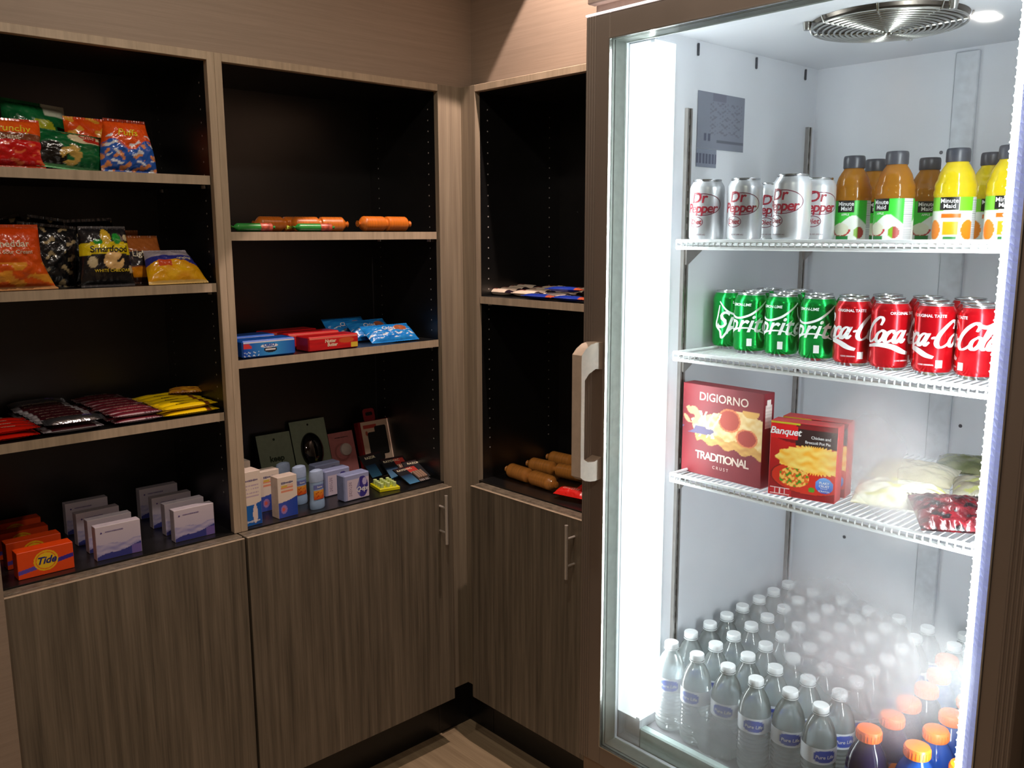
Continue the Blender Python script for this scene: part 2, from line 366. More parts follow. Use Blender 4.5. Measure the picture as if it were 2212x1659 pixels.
def pins(mb, pts, n):
    """small sleeves of the shelf pin holes; pts = list of (x,y) columns; n = inward normal axis sign"""
    for (x, y) in pts:
        for k in range(34):
            z = 1.0+k*.032
            c = (x, y, z)
            vs = [(c[0]+(n[0]*.0008), c[1]+(n[1]*.0008), c[2])]
            ring = []
            for a in range(8):
                ca, sa = .0024*math.cos(a*PI/4), .0024*math.sin(a*PI/4)
                ring.append((c[0]+n[0]*.0006+(ca if n[1] else 0), c[1]+n[1]*.0006+(ca if n[0] else 0), c[2]+sa))
            mb.add(ring, [tuple(range(8))])
PINM = mat('pin_sleeve', S(200, 196, 190), .4, .3)
SHELF_T = .022
def bookcase(axis, a0, a1, sl, sr, shelves, label, left_closed=True):
    """axis 'x': front in plane y=0, opening a0..a1 along x.  axis 'y': front in plane x=0, opening along y (a0>a1)."""
    if axis == 'x': P = lambda a, d, z: (a, d, z)
    else: P = lambda a, d, z: (d, a, z)
    sg = 1 if axis == 'x' else -1
    root = empty('bookcase', P((a0+a1)/2, D/2, ZC), label, 'bookcase')
    MB().box(P(a0, 0, ZT0), P(a1, .02, ZT1), bev=.0008).build('top_rail', TRIMM, root)
    if sl: MB().box(P(a0-sg*sl, 0, ZC-.003), P(a0, .02, ZT1), bev=.0008).build('stile', TRIMM, root)
    if sr: MB().box(P(a1, 0, ZC-.003), P(a1+sg*sr, .02, ZT1), bev=.0008).build('stile', TRIMM, root)
    MB().box(P(a0, .02, ZT0), P(a1, D, ZT1)).build('top_panel', BLACKM, root)
    MB().box(P(a0, D, ZC), P(a1, D+.012, ZT1)).build('back_panel', BLACKM, root)
    MB().box(P(a0-sg*.008, .021, ZC), P(a0, D, ZT1-.001)).build('side_panel', BLACKM, root)
    MB().box(P(a1, .021, ZC), P(a1+sg*.008, D, ZT1-.001)).build('side_panel', BLACKM, root)
    MB().box(P(a0, 0.002, ZC-.02), P(a1, D, ZC)).build('bottom_panel', BLACKM, root)
    n = (1, 0) if axis == 'x' else (0, -1)
    pm = MB(); pins(pm, [P(a0, .05, 0)[:2], P(a0, D-.05, 0)[:2]], n)
    pins(pm, [P(a1, .05, 0)[:2], P(a1, D-.05, 0)[:2]], (-n[0], -n[1]))
    pm.build('shelf_pin_hole', PINM, root, kind='stuff')
    for z in shelves:
        sh = MB().box(P(a0+sg*.002, .013, z-SHELF_T), P(a1-sg*.004, D-.005, z), bev=.0006).build('shelf', BLACKM, root); MB().box(P(a0+sg*.002, .012, z-SHELF_T), P(a1-sg*.004, .0132, z+.0001)).build('edge_strip', TRIMM, sh)
        for aa in (a0+sg*.004, a1-sg*.008):
            for dd in (.05, D-.05):
                MB().box(P(aa, dd-.006, z-SHELF_T-.008), P(aa+sg*.005, dd+.006, z-SHELF_T)).build('shelf_support', PINM, root)
    return root
bookcase('x', -1.366, -.8048, .005, .0192, (1.828, 1.5609, 1.225), 'left open bookcase holding snack bags, chocolate bars and detergent boxes')
bookcase('x', -.7663, -.09, .0190, 0, (1.6896, 1.3566), 'middle open bookcase holding cookies and toiletries')
bookcase('y', -.0645, -.572, 0, .038, (1.4905,), 'narrow open bookcase between the room corner and the refrigerator')
t = empty('corner_post', (-.03, .02, .17), 'grey brown corner post between the middle and the narrow bookcase', 'post')
MB().box((-.09, 0, .17), (.0, .02, ZT1), bev=.0008).build('filler_panel', POSTM, t)
MB().box((0, -.0645, .17), (.02, .02, ZT1), bev=.0008).build('filler_panel', POSTM, t)

def base_cabinet(axis, a0, a1, hpos, label):
    P = (lambda a, d, z: (a, d, z)) if axis == 'x' else (lambda a, d, z: (d, a, z))
    sg = 1 if axis == 'x' else -1
    root = empty('base_cabinet', P((a0+a1)/2, .15, 0), label, 'cabinet')
    MB().box(P(a0, -.031, .172), P(a1, .36, .868)).build('carcass', LAM, root)
    MB().box(P(a0, -.032, .868), P(a1, -.0005, .8945), bev=.0006).build('ledge', LAM, root)
    MB().box(P(a0, .04, 0), P((.055 if axis == 'x' and a1 > -.2 else a1), .06, .171)).box(P(-.085 if axis == 'y' else a1, .04, 0), P(.039 if axis == 'y' else a1-.001, .06, .171)).build('toe_kick', KICKM, root)
    d = MB().box(P(a0+sg*.001, -.052, .1703), P(a1-sg*.0025, -.0325, .8938), bev=.0012).build('door', LAM, root); MB().box(P(a0+sg*.001, -.0522, .8925), P(a1-sg*.0025, -.0440, .8945), bev=.0006).build('edge_strip', TRIMM, d)  # paler top strip paints the highlight of the rounded door edge
    if hpos is not None:
        h = MB(); z0, z1 = .7243, .8825
        h.tube([P(hpos, -.085, z0), P(hpos, -.085, z1)], .0052, 14)
        for z in (z0+.037, z1-.041): h.tube([P(hpos, -.0515, z), P(hpos, -.085, z)], .0036, 10)
        o = h.build('handle', STEEL, d); o['label'] = 'brushed steel bar handle'
    return root
base_cabinet('x', -1.3705, -.7985, None, 'left base cabinet with a wide grey brown door under the snack shelves')
base_cabinet('x', -.7945, -.098, -.151, 'middle base cabinet with a steel bar handle at its right edge')
base_cabinet('y', -.083, -.582, -.5365, 'base cabinet with a steel bar handle next to the refrigerator')
# ================================================================== the refrigerator
XF = -.47
FR = empty('display_refrigerator', (-.09, -1.37, 0), 'tall upright glass door refrigerator full of drinks', 'refrigerator')
FRM = mat('door_metal', S(152, 139, 128), .38, .6, var=.06, scale=8, stretch=(1, 1, .1))
FRG = mat('door_metal_groove', S(120, 110, 98), .3, .9)
SHELL = mat('shell_metal', S(120, 108, 94), .45, .6)
LINER = mat('white_liner', S(222, 224, 230), .45, var=.02, scale=12)
SILVER = mat('silver_bead', S(205, 205, 200), .25, .9)
GASK = mat('dark_gasket', S(30, 30, 30), .5)
SPACER = mat('grey_spacer', S(205, 212, 205), .4, 0)
WIRE = mat('white_wire', S(235, 238, 240), .35)
Y0, Y1 = -1.787, -.9445          # outer door
# outer shell
s = MB(); s.box((-.41, -1.80, .05), (.29, -1.745, 2.10)); s.box((-.41, -1.05, .05), (.29, -.95, 2.10)); s.box((.225, -1.745, .05), (.29, -1.05, 2.10))
s.box((-.41, -1.745, 2.07), (.225, -1.05, 2.10)); s.box((-.41, -1.745, .05), (.225, -1.05, .60))
s.build('outer_shell', SHELL, FR, smooth=False)
# liner: walls, floor, ceiling, front flange
s = MB(); s.box((-.405, -1.065, .60), (.2, -1.05, 2.07)); s.box((-.405, -1.745, .60), (.2, -1.735, 2.07)); s.box((.2, -1.745, .60), (.225, -1.05, 2.07))
s.box((-.405, -1.735, 2.058), (.2, -1.065, 2.07)); s.box((-.405, -1.735, .60), (.2, -1.065, .63))
s.build('inner_liner', LINER, FR, smooth=False)
s = MB().box((-.412, -1.065, .585), (-.4055, -1.0, 2.07)).box((-.412, -1.76, .585), (-.4055, -1.735, 2.07)).box((-.412, -1.735, 2.052), (-.4055, -1.065, 2.07))
s.build('front_flange', LINER, FR, smooth=False)
MB().box((-.39, -1.733, .6305), (.198, -1.067, .634)).build('floor_plate', mat('grey_plate', S(140, 138, 144), .4, .0), FR)
o = MB().box((-.412, -1.735, .585), (-.392, -1.065, .637), bev=.003).build('front_sill', mat('pale_sill', S(206, 226, 222), .2), FR)
s = MB().box((.19, -1.425, .66), (.2, -1.378, 2.05), bev=.002).box((.193, -1.55, .66), (.2, -1.505, 2.05), bev=.002)
s.build('back_duct', mat('duct_white', S(205, 208, 214), .5), FR)
s = MB()
for y, z in ((-1.445, 1.266), (-1.47, 1.72), (-1.36, 1.85), (-1.2, .95)): s.lathe([(.0001, 0), (.004, 0), (.004, -.0)], 10, (.1985, y, z), axis='x', cap=False)
s.build('screw_head', mat('screw_grey', S(90, 90, 95), .4, .8), FR, kind='stuff')
for x in (-.277, -.066, .141):
    h = MB().box((x-.002, -1.070, 2.028), (x+.002, -1.0655, 2.052), bev=.0012)
    h.build('hook', mat('dark_clip', S(70, 72, 78), .4, .5), FR)
# shelf standards
for (x, y, sg) in ((-.305, -1.065, -1), (.165, -1.065, -1), (-.305, -1.735, 1), (.165, -1.735, 1)):
    s = MB(); yy = y+sg*.008
    s.box((x-.008, y, .68), (x-.003, yy, 1.925)); s.box((x+.003, y, .68), (x+.008, yy, 1.925)); s.box((x-.003, y, .68), (x+.003, y+sg*.003, 1.925))
    for k in range(48): s.box((x-.003, y+sg*.003, .69+k*.0256), (x+.003, y+sg*.0055, .702+k*.0256))
    s.build('shelf_standard', mat('steel_rail', S(170, 165, 160), .3, .9), FR, smooth=False)
# notices on the left wall
def hgrid(a, b, c_, d_, n): pass
PAPER = art_mat('paper_print', .6)
def notice(x0, x1, z0, z1, seed, name):
    def art(u, v):
        base = S(128, 132, 146); c = base
        if v > .86 and .3 < u < .6: c = S(112, 112, 128)
        k = math.sin(u*61+seed)*math.sin(v*83+seed*2)+nz(u*14, v*17, seed)
        if .25 < u < .95 and .25 < v < .85 and k > .55: c = S(112, 112, 126)
        if .12 < v < .17 and u > .4: c = S(96, 98, 112)
        if .14 < v < .27 and (.14 < u < .19 or .22 < u < .28): c = S(80, 84, 104)
        if seed == 2: c = S(128, 134, 150) if not (.2 < v < .75 and math.sin(u*40) > -.5) else S(84, 88, 108)
        return c
    MB().grid(lambda u, v: (x0+(x1-x0)*u, -1.0662, z0+(z1-z0)*v), 60, 60, 0, art).build(name, PAPER, FR)
notice(-.2715, -.103, 1.852, 1.9637, 1, 'notice_sheet'); notice(-.2718, -.2015, 1.815, 1.8515, 2, 'notice_sheet')
# fan guard on the ceiling
fc = (-.165, -1.395)
g = MB()
for k in range(13): g.tube([(fc[0]+(.012+k*.0098)*math.cos(a*PI/24), fc[1]+(.012+k*.0098)*math.sin(a*PI/24), 2.036+.010*(k/12)**2) for a in range(48)], .0022, 6, closed=True)
for a in range(8):
    ca, sa = math.cos(a*PI/4+.3), math.sin(a*PI/4+.3); g.tube([(fc[0]+.01*ca, fc[1]+.01*sa, 2.034), (fc[0]+.132*ca, fc[1]+.132*sa, 2.046), (fc[0]+.136*ca, fc[1]+.136*sa, 2.057)], .0020, 6)
fg = g.build('fan_guard', mat('fan_wire', S(190, 188, 180), .25, 1), FR)
s = MB().lathe([(.0001, 2.0415), (.05, 2.043), (.128, 2.052), (.132, 2.0575)], 64, (fc[0], fc[1], 0), cap=False)
s.build('fan_plate', mat('spun_metal', S(120, 112, 104), .3, 1, var=.12, scale=40), fg)
for a in (.15, 2.25, 4.35): MB().lathe([(.006, 2.044), (.008, 2.0575)], 12, (fc[0]+.140*math.cos(a), fc[1]+.140*math.sin(a), 0)).build('mount_tab', MATS['fan_wire'], fg)
# wire shelves
def wire_shelf(zt, has_clips=True):
    s = MB(); xa, xb = -.368, .17; ya, yb = -1.7285, -1.0955
    s.tube([(xa, ya, zt-.002), (xa, yb, zt-.002)], .0033, 8); s.tube([(xa, ya, zt-.0155), (xa, yb, zt-.0155)], .0033, 8)
    s.box((xa+.002, ya, zt-.0155), (xa+.0032, yb, zt-.0105))
    for yy in (ya, yb): s.tube([(xa, yy, zt-.002), (xb, yy, zt-.009)], .003, 8); s.tube([(xa, yy, zt-.0155), (xb, yy, zt-.0155)], .003, 8)
    for xx in (-.2, 0, xb): s.tube([(xx, ya, zt-.0135), (xx, yb, zt-.0135)], .003, 8)
    n = 50
    for k in range(n+1):
        y = ya+(yb-ya)*k/n
        s.tube([(xa, y, zt-.0155), (xa-.0015, y, zt-.009), (xa, y, zt-.003), (xa+.02, y, zt-.0085), (xb, y, zt-.009)], .0017, 5)
    w = s.build('wire_shelf', WIRE, FR)
    for (x, y, sg) in ((-.305, -1.073, -1), (.165, -1.073, -1), (-.305, -1.727, 1), (.165, -1.727, 1)):
        b = MB().prism([(0, -.019), (.052, -.019), (.052, -.023), (.006, -.05), (0, -.05)], y, y+sg*.004, lambda a, b_, d: (x-.004+a, d, zt+b_))
        b.box((x, min(y, y+sg*.024), zt-.0195), (x+.05, max(y, y+sg*.024), zt-.0175))
        b.build('bracket', MATS['steel_rail'], w, smooth=False)
FS = (1.669, 1.449, 1.199)
for z in FS: wire_shelf(z)
# LED strips
LEDM = mat('led_white', (.9, .95, 1), .3, emit=28, ecol=(.93, .96, 1))
LENSM = mat('led_lens_cover', S(150, 152, 190), .3, emit=.40, ecol=S(165, 163, 218))
for (ya, yb, yc) in ((-1.7056, -1.6955, -1.7212), (-1.0649, -1.0549, None)):
    l = MB().box((-.4125, ya, .66), (-.400, yb, 2.035))
    for k in range(110): l.lathe([(.0001, 0), (.0015, .0008), (.0001, .0030)], 6, (-.414, yb, .668+k*.0125), axis='x', cap=False)
    l = l.build('led_strip', LEDM, FR)
    if yc is None:
        MB().box((-.4135, -1.0549, .655), (-.404, -1.006, 2.04)).box((-.4135, -1.0672, .655), (-.350, -1.0655, 2.04)).build('glow_cover', mat('led_glow_cover', S(235, 240, 245), .3, emit=1.3, ecol=(.92, .96, 1)), l); continue  # strip cover plus an added glowing sheet that brightens the liner wall
    lo, hi = yc, ya
    c = MB()
    for k in range(125):
        z = .66+k*.011
        c.add([(-.4135, lo, z), (-.4165, (lo+hi)/2, z+.002), (-.4135, hi, z+.006), (-.4135, lo, z+.0095), (-.4150, (lo+hi)/2, z+.0115), (-.4135, hi, z+.0155), (-.404, lo, z), (-.404, hi, z+.006)],
              [(0, 1, 4, 3), (1, 2, 5, 4), (0, 6, 7, 2, 1)])
    c.box((-.4125, lo, .655), (-.405, hi, 2.04))
    c.build('lens_cover', LENSM, l, smooth=False)
# base, canopy
s = MB().box((-.455, Y0, .05), (-.415, Y1, .54)); s.build('kick_panel', mat('kick_beige', S(150, 128, 108), .45, .4), FR)
s = MB()
for k in range(9): s.box((-.4575, Y0+.06, .12+k*.03), (-.4545, Y1-.06, .132+k*.03))
s.build('vent_slot', GASK, FR, kind='stuff')
s = MB().box((-.47, Y0-.01, 2.1135), (-.448, Y1-.001, 2.34), bev=.002).box((-.448, Y0-.01, 2.10), (.29, -.95, 2.335))
s.build('canopy', mat('canopy_panel', S(190, 168, 156), .4, .2), FR, smooth=False)
for yy in (-1.79, -.99): MB().box((-.44, yy, 0), (-.40, yy+.04, .05)).build('foot', GASK, FR)
for yy in (-1.79, -.99): MB().box((.23, yy, 0), (.27, yy+.04, .05)).build('foot', GASK, FR)
# door
DR = empty('door', (0, 0, 0), parent=FR)
zb, zt = .547, 2.091; gy0, gy1, gz0, gz1 = -1.740, -1.0035, .5905, 2.0445
f = MB()
xi = -.4155
def profile_strip(mb, m=0):
    for k in range(4):      # fluted outer third of each stile
        a = Y1-.001-k*.0065; mb.box((XF-.0018, a-.0045, zb+.001), (XF+.001, a, zt-.001), m, bev=.0012)
        a = Y0+.001+k*.0065; mb.box((XF-.0018, a, zb+.001), (XF+.001, a+.0045, zt-.001), m, bev=.0012)
f.box((XF, gy1, zb), (xi, Y1, zt), bev=.0015); f.box((XF, Y0, zb), (xi, gy0, zt), bev=.0015)
f.box((XF, gy0, gz1), (xi, gy1, zt), bev=.0015); f.box((XF, gy0, zb), (xi, gy1, gz0), bev=.0015)
profile_strip(f)
f.build('frame', FRM, DR, smooth=False)
def ring(x0, x1, w0, w1, m, name):
    """rectangular ring lining the opening, from inset w0 to w1, depth x0..x1"""
    r = MB()
    r.box((x0, gy1-w1, gz0+w0), (x1, gy1-w0, gz1-w0)); r.box((x0, gy0+w0, gz0+w0), (x1, gy0+w1, gz1-w0))
    r.box((x0, gy0+w1, gz1-w1), (x1, gy1-w1, gz1-w0)); r.box((x0, gy0+w1, gz0+w0), (x1, gy1-w1, gz0+w1))
    return r.build(name, m, DR, smooth=False)
ring(-.4725, -.4655, 0, .0022, SILVER, 'glazing_bead'); ring(-.4655, -.4635, 0, .0012, GASK, 'gasket')
ring(-.4635, -.4575, 0, .0022, SPACER, 'glazing_bead'); ring(-.4575, -.4545, 0, .0014, mat('mid_grey', S(110, 112, 108), .4), 'spacer_bar')
ring(-.4545, -.424, 0, .002, SPACER, 'spacer_bar'); ring(-.424, -.4225, 0, .0035, mat('white_bead', S(235, 240, 240), .3), 'glazing_bead')
ring(-.4225, xi+.001, 0, .002, LINER, 'magnetic_gasket')
MB().box((XF-.003, Y0, zt), (xi, Y1+.001, zt+.0035), bev=.001).build('top_glow_strip', mat('white_glow', S(245, 240, 240), .3, emit=1.2, ecol=(1, .93, .96)), DR)  # strip glows to imitate light leaking along the door top
ox, oy = FR.location.x, FR.location.y
FOG = [(-1.545-oy, 1.315, .10, .13, .46), (-1.57-oy, 1.25, .06, .05, .22), (-1.50-oy, .99, .19, .16, .55), (-1.56-oy, .93, .09, .14, .18), (-1.19-oy, .72, .15, .12, .24), (-1.32-oy, .70, .16, .10, .28)]
CLEAR = thin_clear('door_glass', (.97, .99, .98), 0.0, ior=1.3)
FOGGY = thin_clear('door_glass_fogged', (.97, .99, .98), 0.0, ior=1.3, fog=FOG)
MB().box((-.4645, gy0+.0012, gz0+.0012), (-.4640, gy1-.0012, gz1-.0012)).build('glass_pane', CLEAR, DR, smooth=False)
o = MB().box((-.4255, gy0+.002, gz0+.002), (-.4250, gy1-.002, gz1-.002)).build('glass_pane', FOGGY, DR, smooth=False)
o['label'] = 'glass pane fogged with patches of condensation'
# door handle: D-shaped grip
def rr(x0, z0, x1, z1, r, n=6, rev=False, only=None):
    P = []
    for (cx, cz, a0) in ((x1-r, z1-r, 0), (x0+r, z1-r, 90), (x0+r, z0+r, 180), (x1-r, z0+r, 270)):
        for k in range(n+1): a = math.radians(a0+90*k/n); P.append((cx+r*math.cos(a), cz+r*math.sin(a)))
    return P
h = MB(); ya, yb = -.997, -.972; xo = -.532
outer = [(XF, 1.4675), (XF-.02, 1.4685), (XF-.035, 1.466), (XF-.05, 1.458), (xo, 1.4465), (xo, 1.200), (XF-.05, 1.1915), (XF-.035, 1.187), (XF-.02, 1.185), (XF, 1.186)]
inner = [(XF, 1.413), (XF-.02, 1.416), (XF-.04, 1.408), (XF-.052, 1.396), (XF-.052, 1.236), (XF-.04, 1.228), (XF-.02, 1.226), (XF, 1.232)]
no = len(outer)
def hp(a, b, d): return (a, d, b)
ou, inn = outer, inner
n1, n2 = 5, 4
h.prism(outer[:5]+inner[:4][::-1], ya, yb, hp); h.prism(outer[5:]+inner[4:][::-1], ya, yb, hp)
h.prism([outer[4], outer[5], inner[4], inner[3]], ya, yb, hp)
h.build('handle', mat('handle_plastic', S(196, 176, 156), .4), DR, ang=30)

# ================================================================== drinks and food in the refrigerator
CAMXY = (-1.7876, -2.1470)
def face_cam(x, y, turn=0): return math.atan2(CAMXY[0]-x, -(CAMXY[1]-y)) + math.radians(turn)
ALU = mat('aluminium', S(205, 206, 208), .22, 1)
WHITEINK = mat('white_ink', S(238, 238, 238), .35)
LET = lambda c, n, r=.4: mat(n, c, r)
CANR, CANH = .0331, .122
def can(label_col, cname, rough=.22, metal=.75):
    root = empty('drink_can')
    body = MB().lathe([(.0001, .006), (.022, .004), (.0245, .0), (.0262, .001), (.0300, .0062), (.0331, .0125), (.0331, .1045), (.0322, .109), (.0272, .1175), (.0262, .1195)],
                      40, mats=[1, 1, 1, 1, 0, 0, 0, 0, 1], cap=False).build('body', [mat(cname, label_col, rough, metal, var=.04), ALU], root)
    lid = MB().lathe([(.0262, .1190), (.0272, .1205), (.0268, .122), (.0258, .1214), (.0245, .1175), (.0001, .1182)], 40, cap=False).build('lid', ALU, root)
    t = MB().prism([(.013*math.cos(a*PI/8)*.55, .013*math.sin(a*PI/8)+.004) for a in range(16)], .1186, .1196, lambda a, b, d: (a, b, d))
    t.build('pull_tab', ALU, lid)
    return root
def decorate(root, items, name='lettering', m=WHITEINK):
    cs = cyl_surf(CANR); mb = MB()
    for flat, cu, cv in items: letter(mb, flat, cs, cu, cv, step=.004)
    return mb.build(name, m, root, smooth=False)
# lemon-lime can
SP = can(S(0, 158, 62), 'lemon_lime_green')
decorate(SP, [(text2d('Sprite', .050, .014, .35, 1.02), 0, .060), (text2d('LEMON-LIME', .0075, .02, .1), -.004, .0985)])
decorate(SP, [(ribbon([(-.052, .022), (-.036, .003), (-.012, -.006), (.014, 0), (.034, .014), (.050, .028)], .005, cal=.2), 0, .078),
              (ribbon([(-.052, .022), (-.056, .0), (-.060, -.02), (-.050, -.032), (-.046, -.046), (-.030, -.028), (-.008, -.019), (.020, -.018), (.046, -.028)], .0045, cal=.2), 0, .070),
              (ribbon([(.050, .028), (.052, .012), (.060, .0), (.058, -.016), (.046, -.028)], .0032, cal=.2), 0, .070),
              (rect2(.010, .015), .016, .024)], 'swoosh')
# cola can
CO = can(S(196, 10, 26), 'cola_red', .2, .55)
decorate(CO, [(cola_script(.0215), 0, .062), (text2d('ORIGINAL TASTE', .0068, .02), -.002, .1015), (text2d('COKE ORIGINAL', .0035, .01), -.004, .019),])
decorate(CO, [(rect2(.011, .013), .017, .021)], 'badge')
# diet can
DP = can(S(214, 216, 220), 'diet_silver', .3, .55)
CRIM = mat('crimson_ink', S(150, 24, 44), .4); PLUM = mat('plum_ink', S(110, 40, 60), .4)
decorate(DP, [(text2d('Dr', .028, .02, .15), -.006, .086), (text2d('Pepper', .0255, .02, .15, .88), -.002, .0665)], m=CRIM)
decorate(DP, [(text2d('Diet', .0135, .02, .15), -.012, .041)], m=CRIM)
decorate(DP, [(ring2(.021, .0015, 1.75, a0=-2.2, a1=2.2), .002, .074), (ring2(.0105, .0013, 1.5), -.012, .041), (text2d('23 FLAVORS', .004, .01), .012, .058),
              (text2d('12 FL OZ (355 mL)', .0036, .01), -.006, .017)], 'emblem', PLUM)
z2, z1, z3, z0 = FS[1]-.0072, FS[0]-.0072, FS[2]-.0072, .6342
front2 = [(-.190, -1.1035), (-.222, -1.176), (-.222, -1.247), (-.226, -1.325), (-.238, -1.400), (-.243, -1.471), (-.243, -1.547), (-.240, -1.6165)]
o4 = ['leftmost', 'second from the left', 'third from the left', 'fourth from the left']
for i in range(4):
    place(SP, i, (*front2[i], z2), face_cam(*front2[i], (56, -30, -32, -30)[i]), 'green lemon-lime soda can in the front row, %s' % o4[i], 'can', 'green soda cans on the middle shelf')
n = 4
for j, (x, y) in enumerate([(-.150, -1.142), (-.148, -1.213), (-.150, -1.284), (-.152, -1.357), (-.078, -1.130), (-.074, -1.199)]):
    place(SP, n+j, (x, y, z2), face_cam(x, y, 25*j), 'green soda can %s row behind the green cans, %s' % ('in the second' if j < 4 else 'in the third', (o4+['leftmost', 'second from the left'])[j]), 'can', 'green soda cans on the middle shelf')
for i in range(4):
    x, y = front2[4+i]
    place(CO, i, (x, y, z2), face_cam(x, y, (-4, 46, -12, -74)[i]), 'red cola can in the front row, %s of the red ones' % o4[i], 'can', 'red cola cans on the middle shelf')
for j, (x, y) in enumerate([(-.164, -1.432), (-.160, -1.508), (-.166, -1.585), (-.090, -1.395), (-.086, -1.470), (-.086, -1.545), (-.088, -1.625)]):
    place(CO, 4+j, (x, y, z2), face_cam(x, y, 40*j), 'red cola can %s, %s' % ('in the second row' if j < 3 else 'in the third row', (o4[:3]+o4)[j]), 'can', 'red cola cans on the middle shelf')
for j, ((x, y), tn, lb) in enumerate([((-.318, -1.128), -18, 'silver diet soda can next to the left wall of the refrigerator'), ((-.298, -1.200), -16, 'silver diet soda can second from the left on the top shelf'),
                            ((-.120, -1.145), 10, 'silver diet soda can standing in the back behind the others'), ((-.332, -1.318), -32, 'silver diet soda can nearest to the glass on the top shelf'),
                            ((-.200, -1.296), 8, 'silver diet soda can just left of the first juice bottle')]):
    place(DP, j, (x, y, z1), face_cam(x, y, tn), lb, 'can', 'silver diet soda cans on the top shelf')

# juice bottles
def liquid(name, col, rough=.12, clear=.25):
    m, t, b = nt(name); setp(b, rough=rough, coat=.6, coatr=.05); N = t.nodes.new
    b.inputs['Base Color'].default_value = (*col, 1)
    tr = N('ShaderNodeBsdfTransparent'); tr.inputs[0].default_value = (*[c**.5 for c in col], 1); tl = N('ShaderNodeBsdfTranslucent'); tl.inputs[0].default_value = (*col, 1)
    n = N('ShaderNodeTexNoise'); n.inputs['Scale'].default_value = 30
    m1 = N('ShaderNodeMixShader'); m1.inputs[0].default_value = .45; t.links.new(b.outputs[0], m1.inputs[1]); t.links.new(tl.outputs[0], m1.inputs[2])
    m2 = N('ShaderNodeMixShader'); m2.inputs[0].default_value = clear; t.links.new(m1.outputs[0], m2.inputs[1]); t.links.new(tr.outputs[0], m2.inputs[2])
    t.links.new(m2.outputs[0], t.nodes['Material Output'].inputs[0]); MATS[name] = m
    return m
LABELP = art_mat('label_print', .35)
JR = .0352
def juice(kind):
    root = empty('juice_bottle')
    col = liquid('amber_juice', S(206, 142, 44), clear=.35) if kind == 'apple' else liquid('orange_juice', S(250, 226, 36), clear=.0)
    MB().lathe([(.0001, .003), (.026, .001), (.031, .003), (.0335, .010), (.0335, .080), (.0352, .084), (.0352, .090), (.0338, .094), (.0345, .100), (.0330, .106), (.0300, .112), (.0295, .116),
                (.0270, .124), (.0225, .132), (.0185, .138), (.0172, .142), (.0172, .147)], 40, cap=False, sq=.0).build('body', col, root)
    MB().lathe([(.0190, .1405), (.0198, .1425), (.0198, .158), (.0190, .1625), (.0175, .164), (.0001, .1645)], 36, cap=False).build('cap', mat('dark_cap', S(58, 60, 68), .35), root)
    lr = .0338; W_ = 2*PI*lr
    def art(u, v):
        x = (u-.5)*W_; y = v*.076
        gr = S(60, 200, 60)
        c = S(245, 248, 240)
        if kind == 'apple':
            if y > .038 + .010*math.sin(x*90+.6): c = gr
            if y < .003 or y > .0735: c = S(40, 190, 60)
            e = ((x+.012)/.016)**2+((y-.022)/.012)**2
            if e < 1: c = S(236, 236, 210)
            if .9 < e < 1.35 and y < .022: c = S(190, 40, 40)
            if ((x-.022)/.010)**2+((y-.016)/.011)**2 < 1: c = S(170, 60, 50) if x > .020 else S(130, 180, 40)
            if abs(x+.010) < .013 and y < .010: c = S(30, 130, 60)
        else:
            if ((x-.030)/.013)**2+((y-.020)/.017)**2 < 1 or ((x+.030)/.013)**2+((y-.020)/.017)**2 < 1: c = S(250, 140, 20)
            if y > .052 and abs(x) > .012: c = S(120, 200, 40)
            if abs(x) < .017 and y < .052: c = S(250, 250, 245)
            if abs(x) < .013 and .012 < y < .034: c = S(252, 180, 20)
            if abs(x) < .017 and .040 < y < .048: c = S(240, 110, 20)
            if y < .003: c = S(250, 150, 20)
            if abs(x) < .011 and .004 < y < .009: c = S(60, 140, 70)
        if abs(x-.048) < .010: c = S(235, 235, 235) if int(y*700) % 2 else S(180, 180, 185)
        return c
    cs = cyl_surf(lr, .0002, .004)
    lab = MB().grid(lambda u, v: cs((u-.5)*W_, v*.076), 110, 50, 0, art).build('label', LABELP, root)
    mb = MB(); letter(mb, rect2(.031, .022), cyl_surf(lr, .0006), -.004, .069, step=.003)
    mb.build('logo_panel', mat('panel_black', S(16, 18, 16), .4), lab, smooth=False)
    mb = MB()
    letter(mb, text2d('Minute', .0105, .015), cyl_surf(lr, .0010), -.004, .0735, step=.003); letter(mb, text2d('Maid', .0105, .015), cyl_surf(lr, .0010), -.003, .0645, step=.003)
    letter(mb, text2d('APPLE' if kind == 'apple' else 'ORANGE', .0055, .015), cyl_surf(lr, .0010), -.004, .0535, step=.003)
    mb.build('lettering', WHITEINK, lab, smooth=False)
    return root
JA, JO = juice('apple'), juice('orange')
ja = jo = 0
for (x, y, k, tn, lb) in [(-.133, -1.332, 0, -12, 'apple juice bottle with green label, left of the others on the top shelf'), (-.165, -1.428, 0, -34, 'apple juice bottle with green label, nearest to the glass'),
                          (-.028, -1.325, 0, 20, 'apple juice bottle standing behind between the two front apple juice bottles'), (.019, -1.412, 0, 5, 'apple juice bottle behind, between the apple and the yellow juice'),
                          (.145, -1.50, 0, 30, 'apple juice bottle at the back near the right light strip'),
                          (-.142, -1.525, 1, -8, 'yellow orange juice bottle in front, left of the light strip'), (-.134, -1.608, 1, 0, 'yellow orange juice bottle half hidden by the right light strip'),
                          (-.010, -1.536, 1, 12, 'yellow orange juice bottle behind the front yellow one')]:
    if k == 0: place(JA, ja, (x, y, z1), face_cam(x, y, tn), lb, 'bottle', 'juice bottles on the top shelf'); ja += 1
    else: place(JO, jo, (x, y, z1), face_cam(x, y, tn), lb, 'bottle', 'juice bottles on the top shelf'); jo += 1

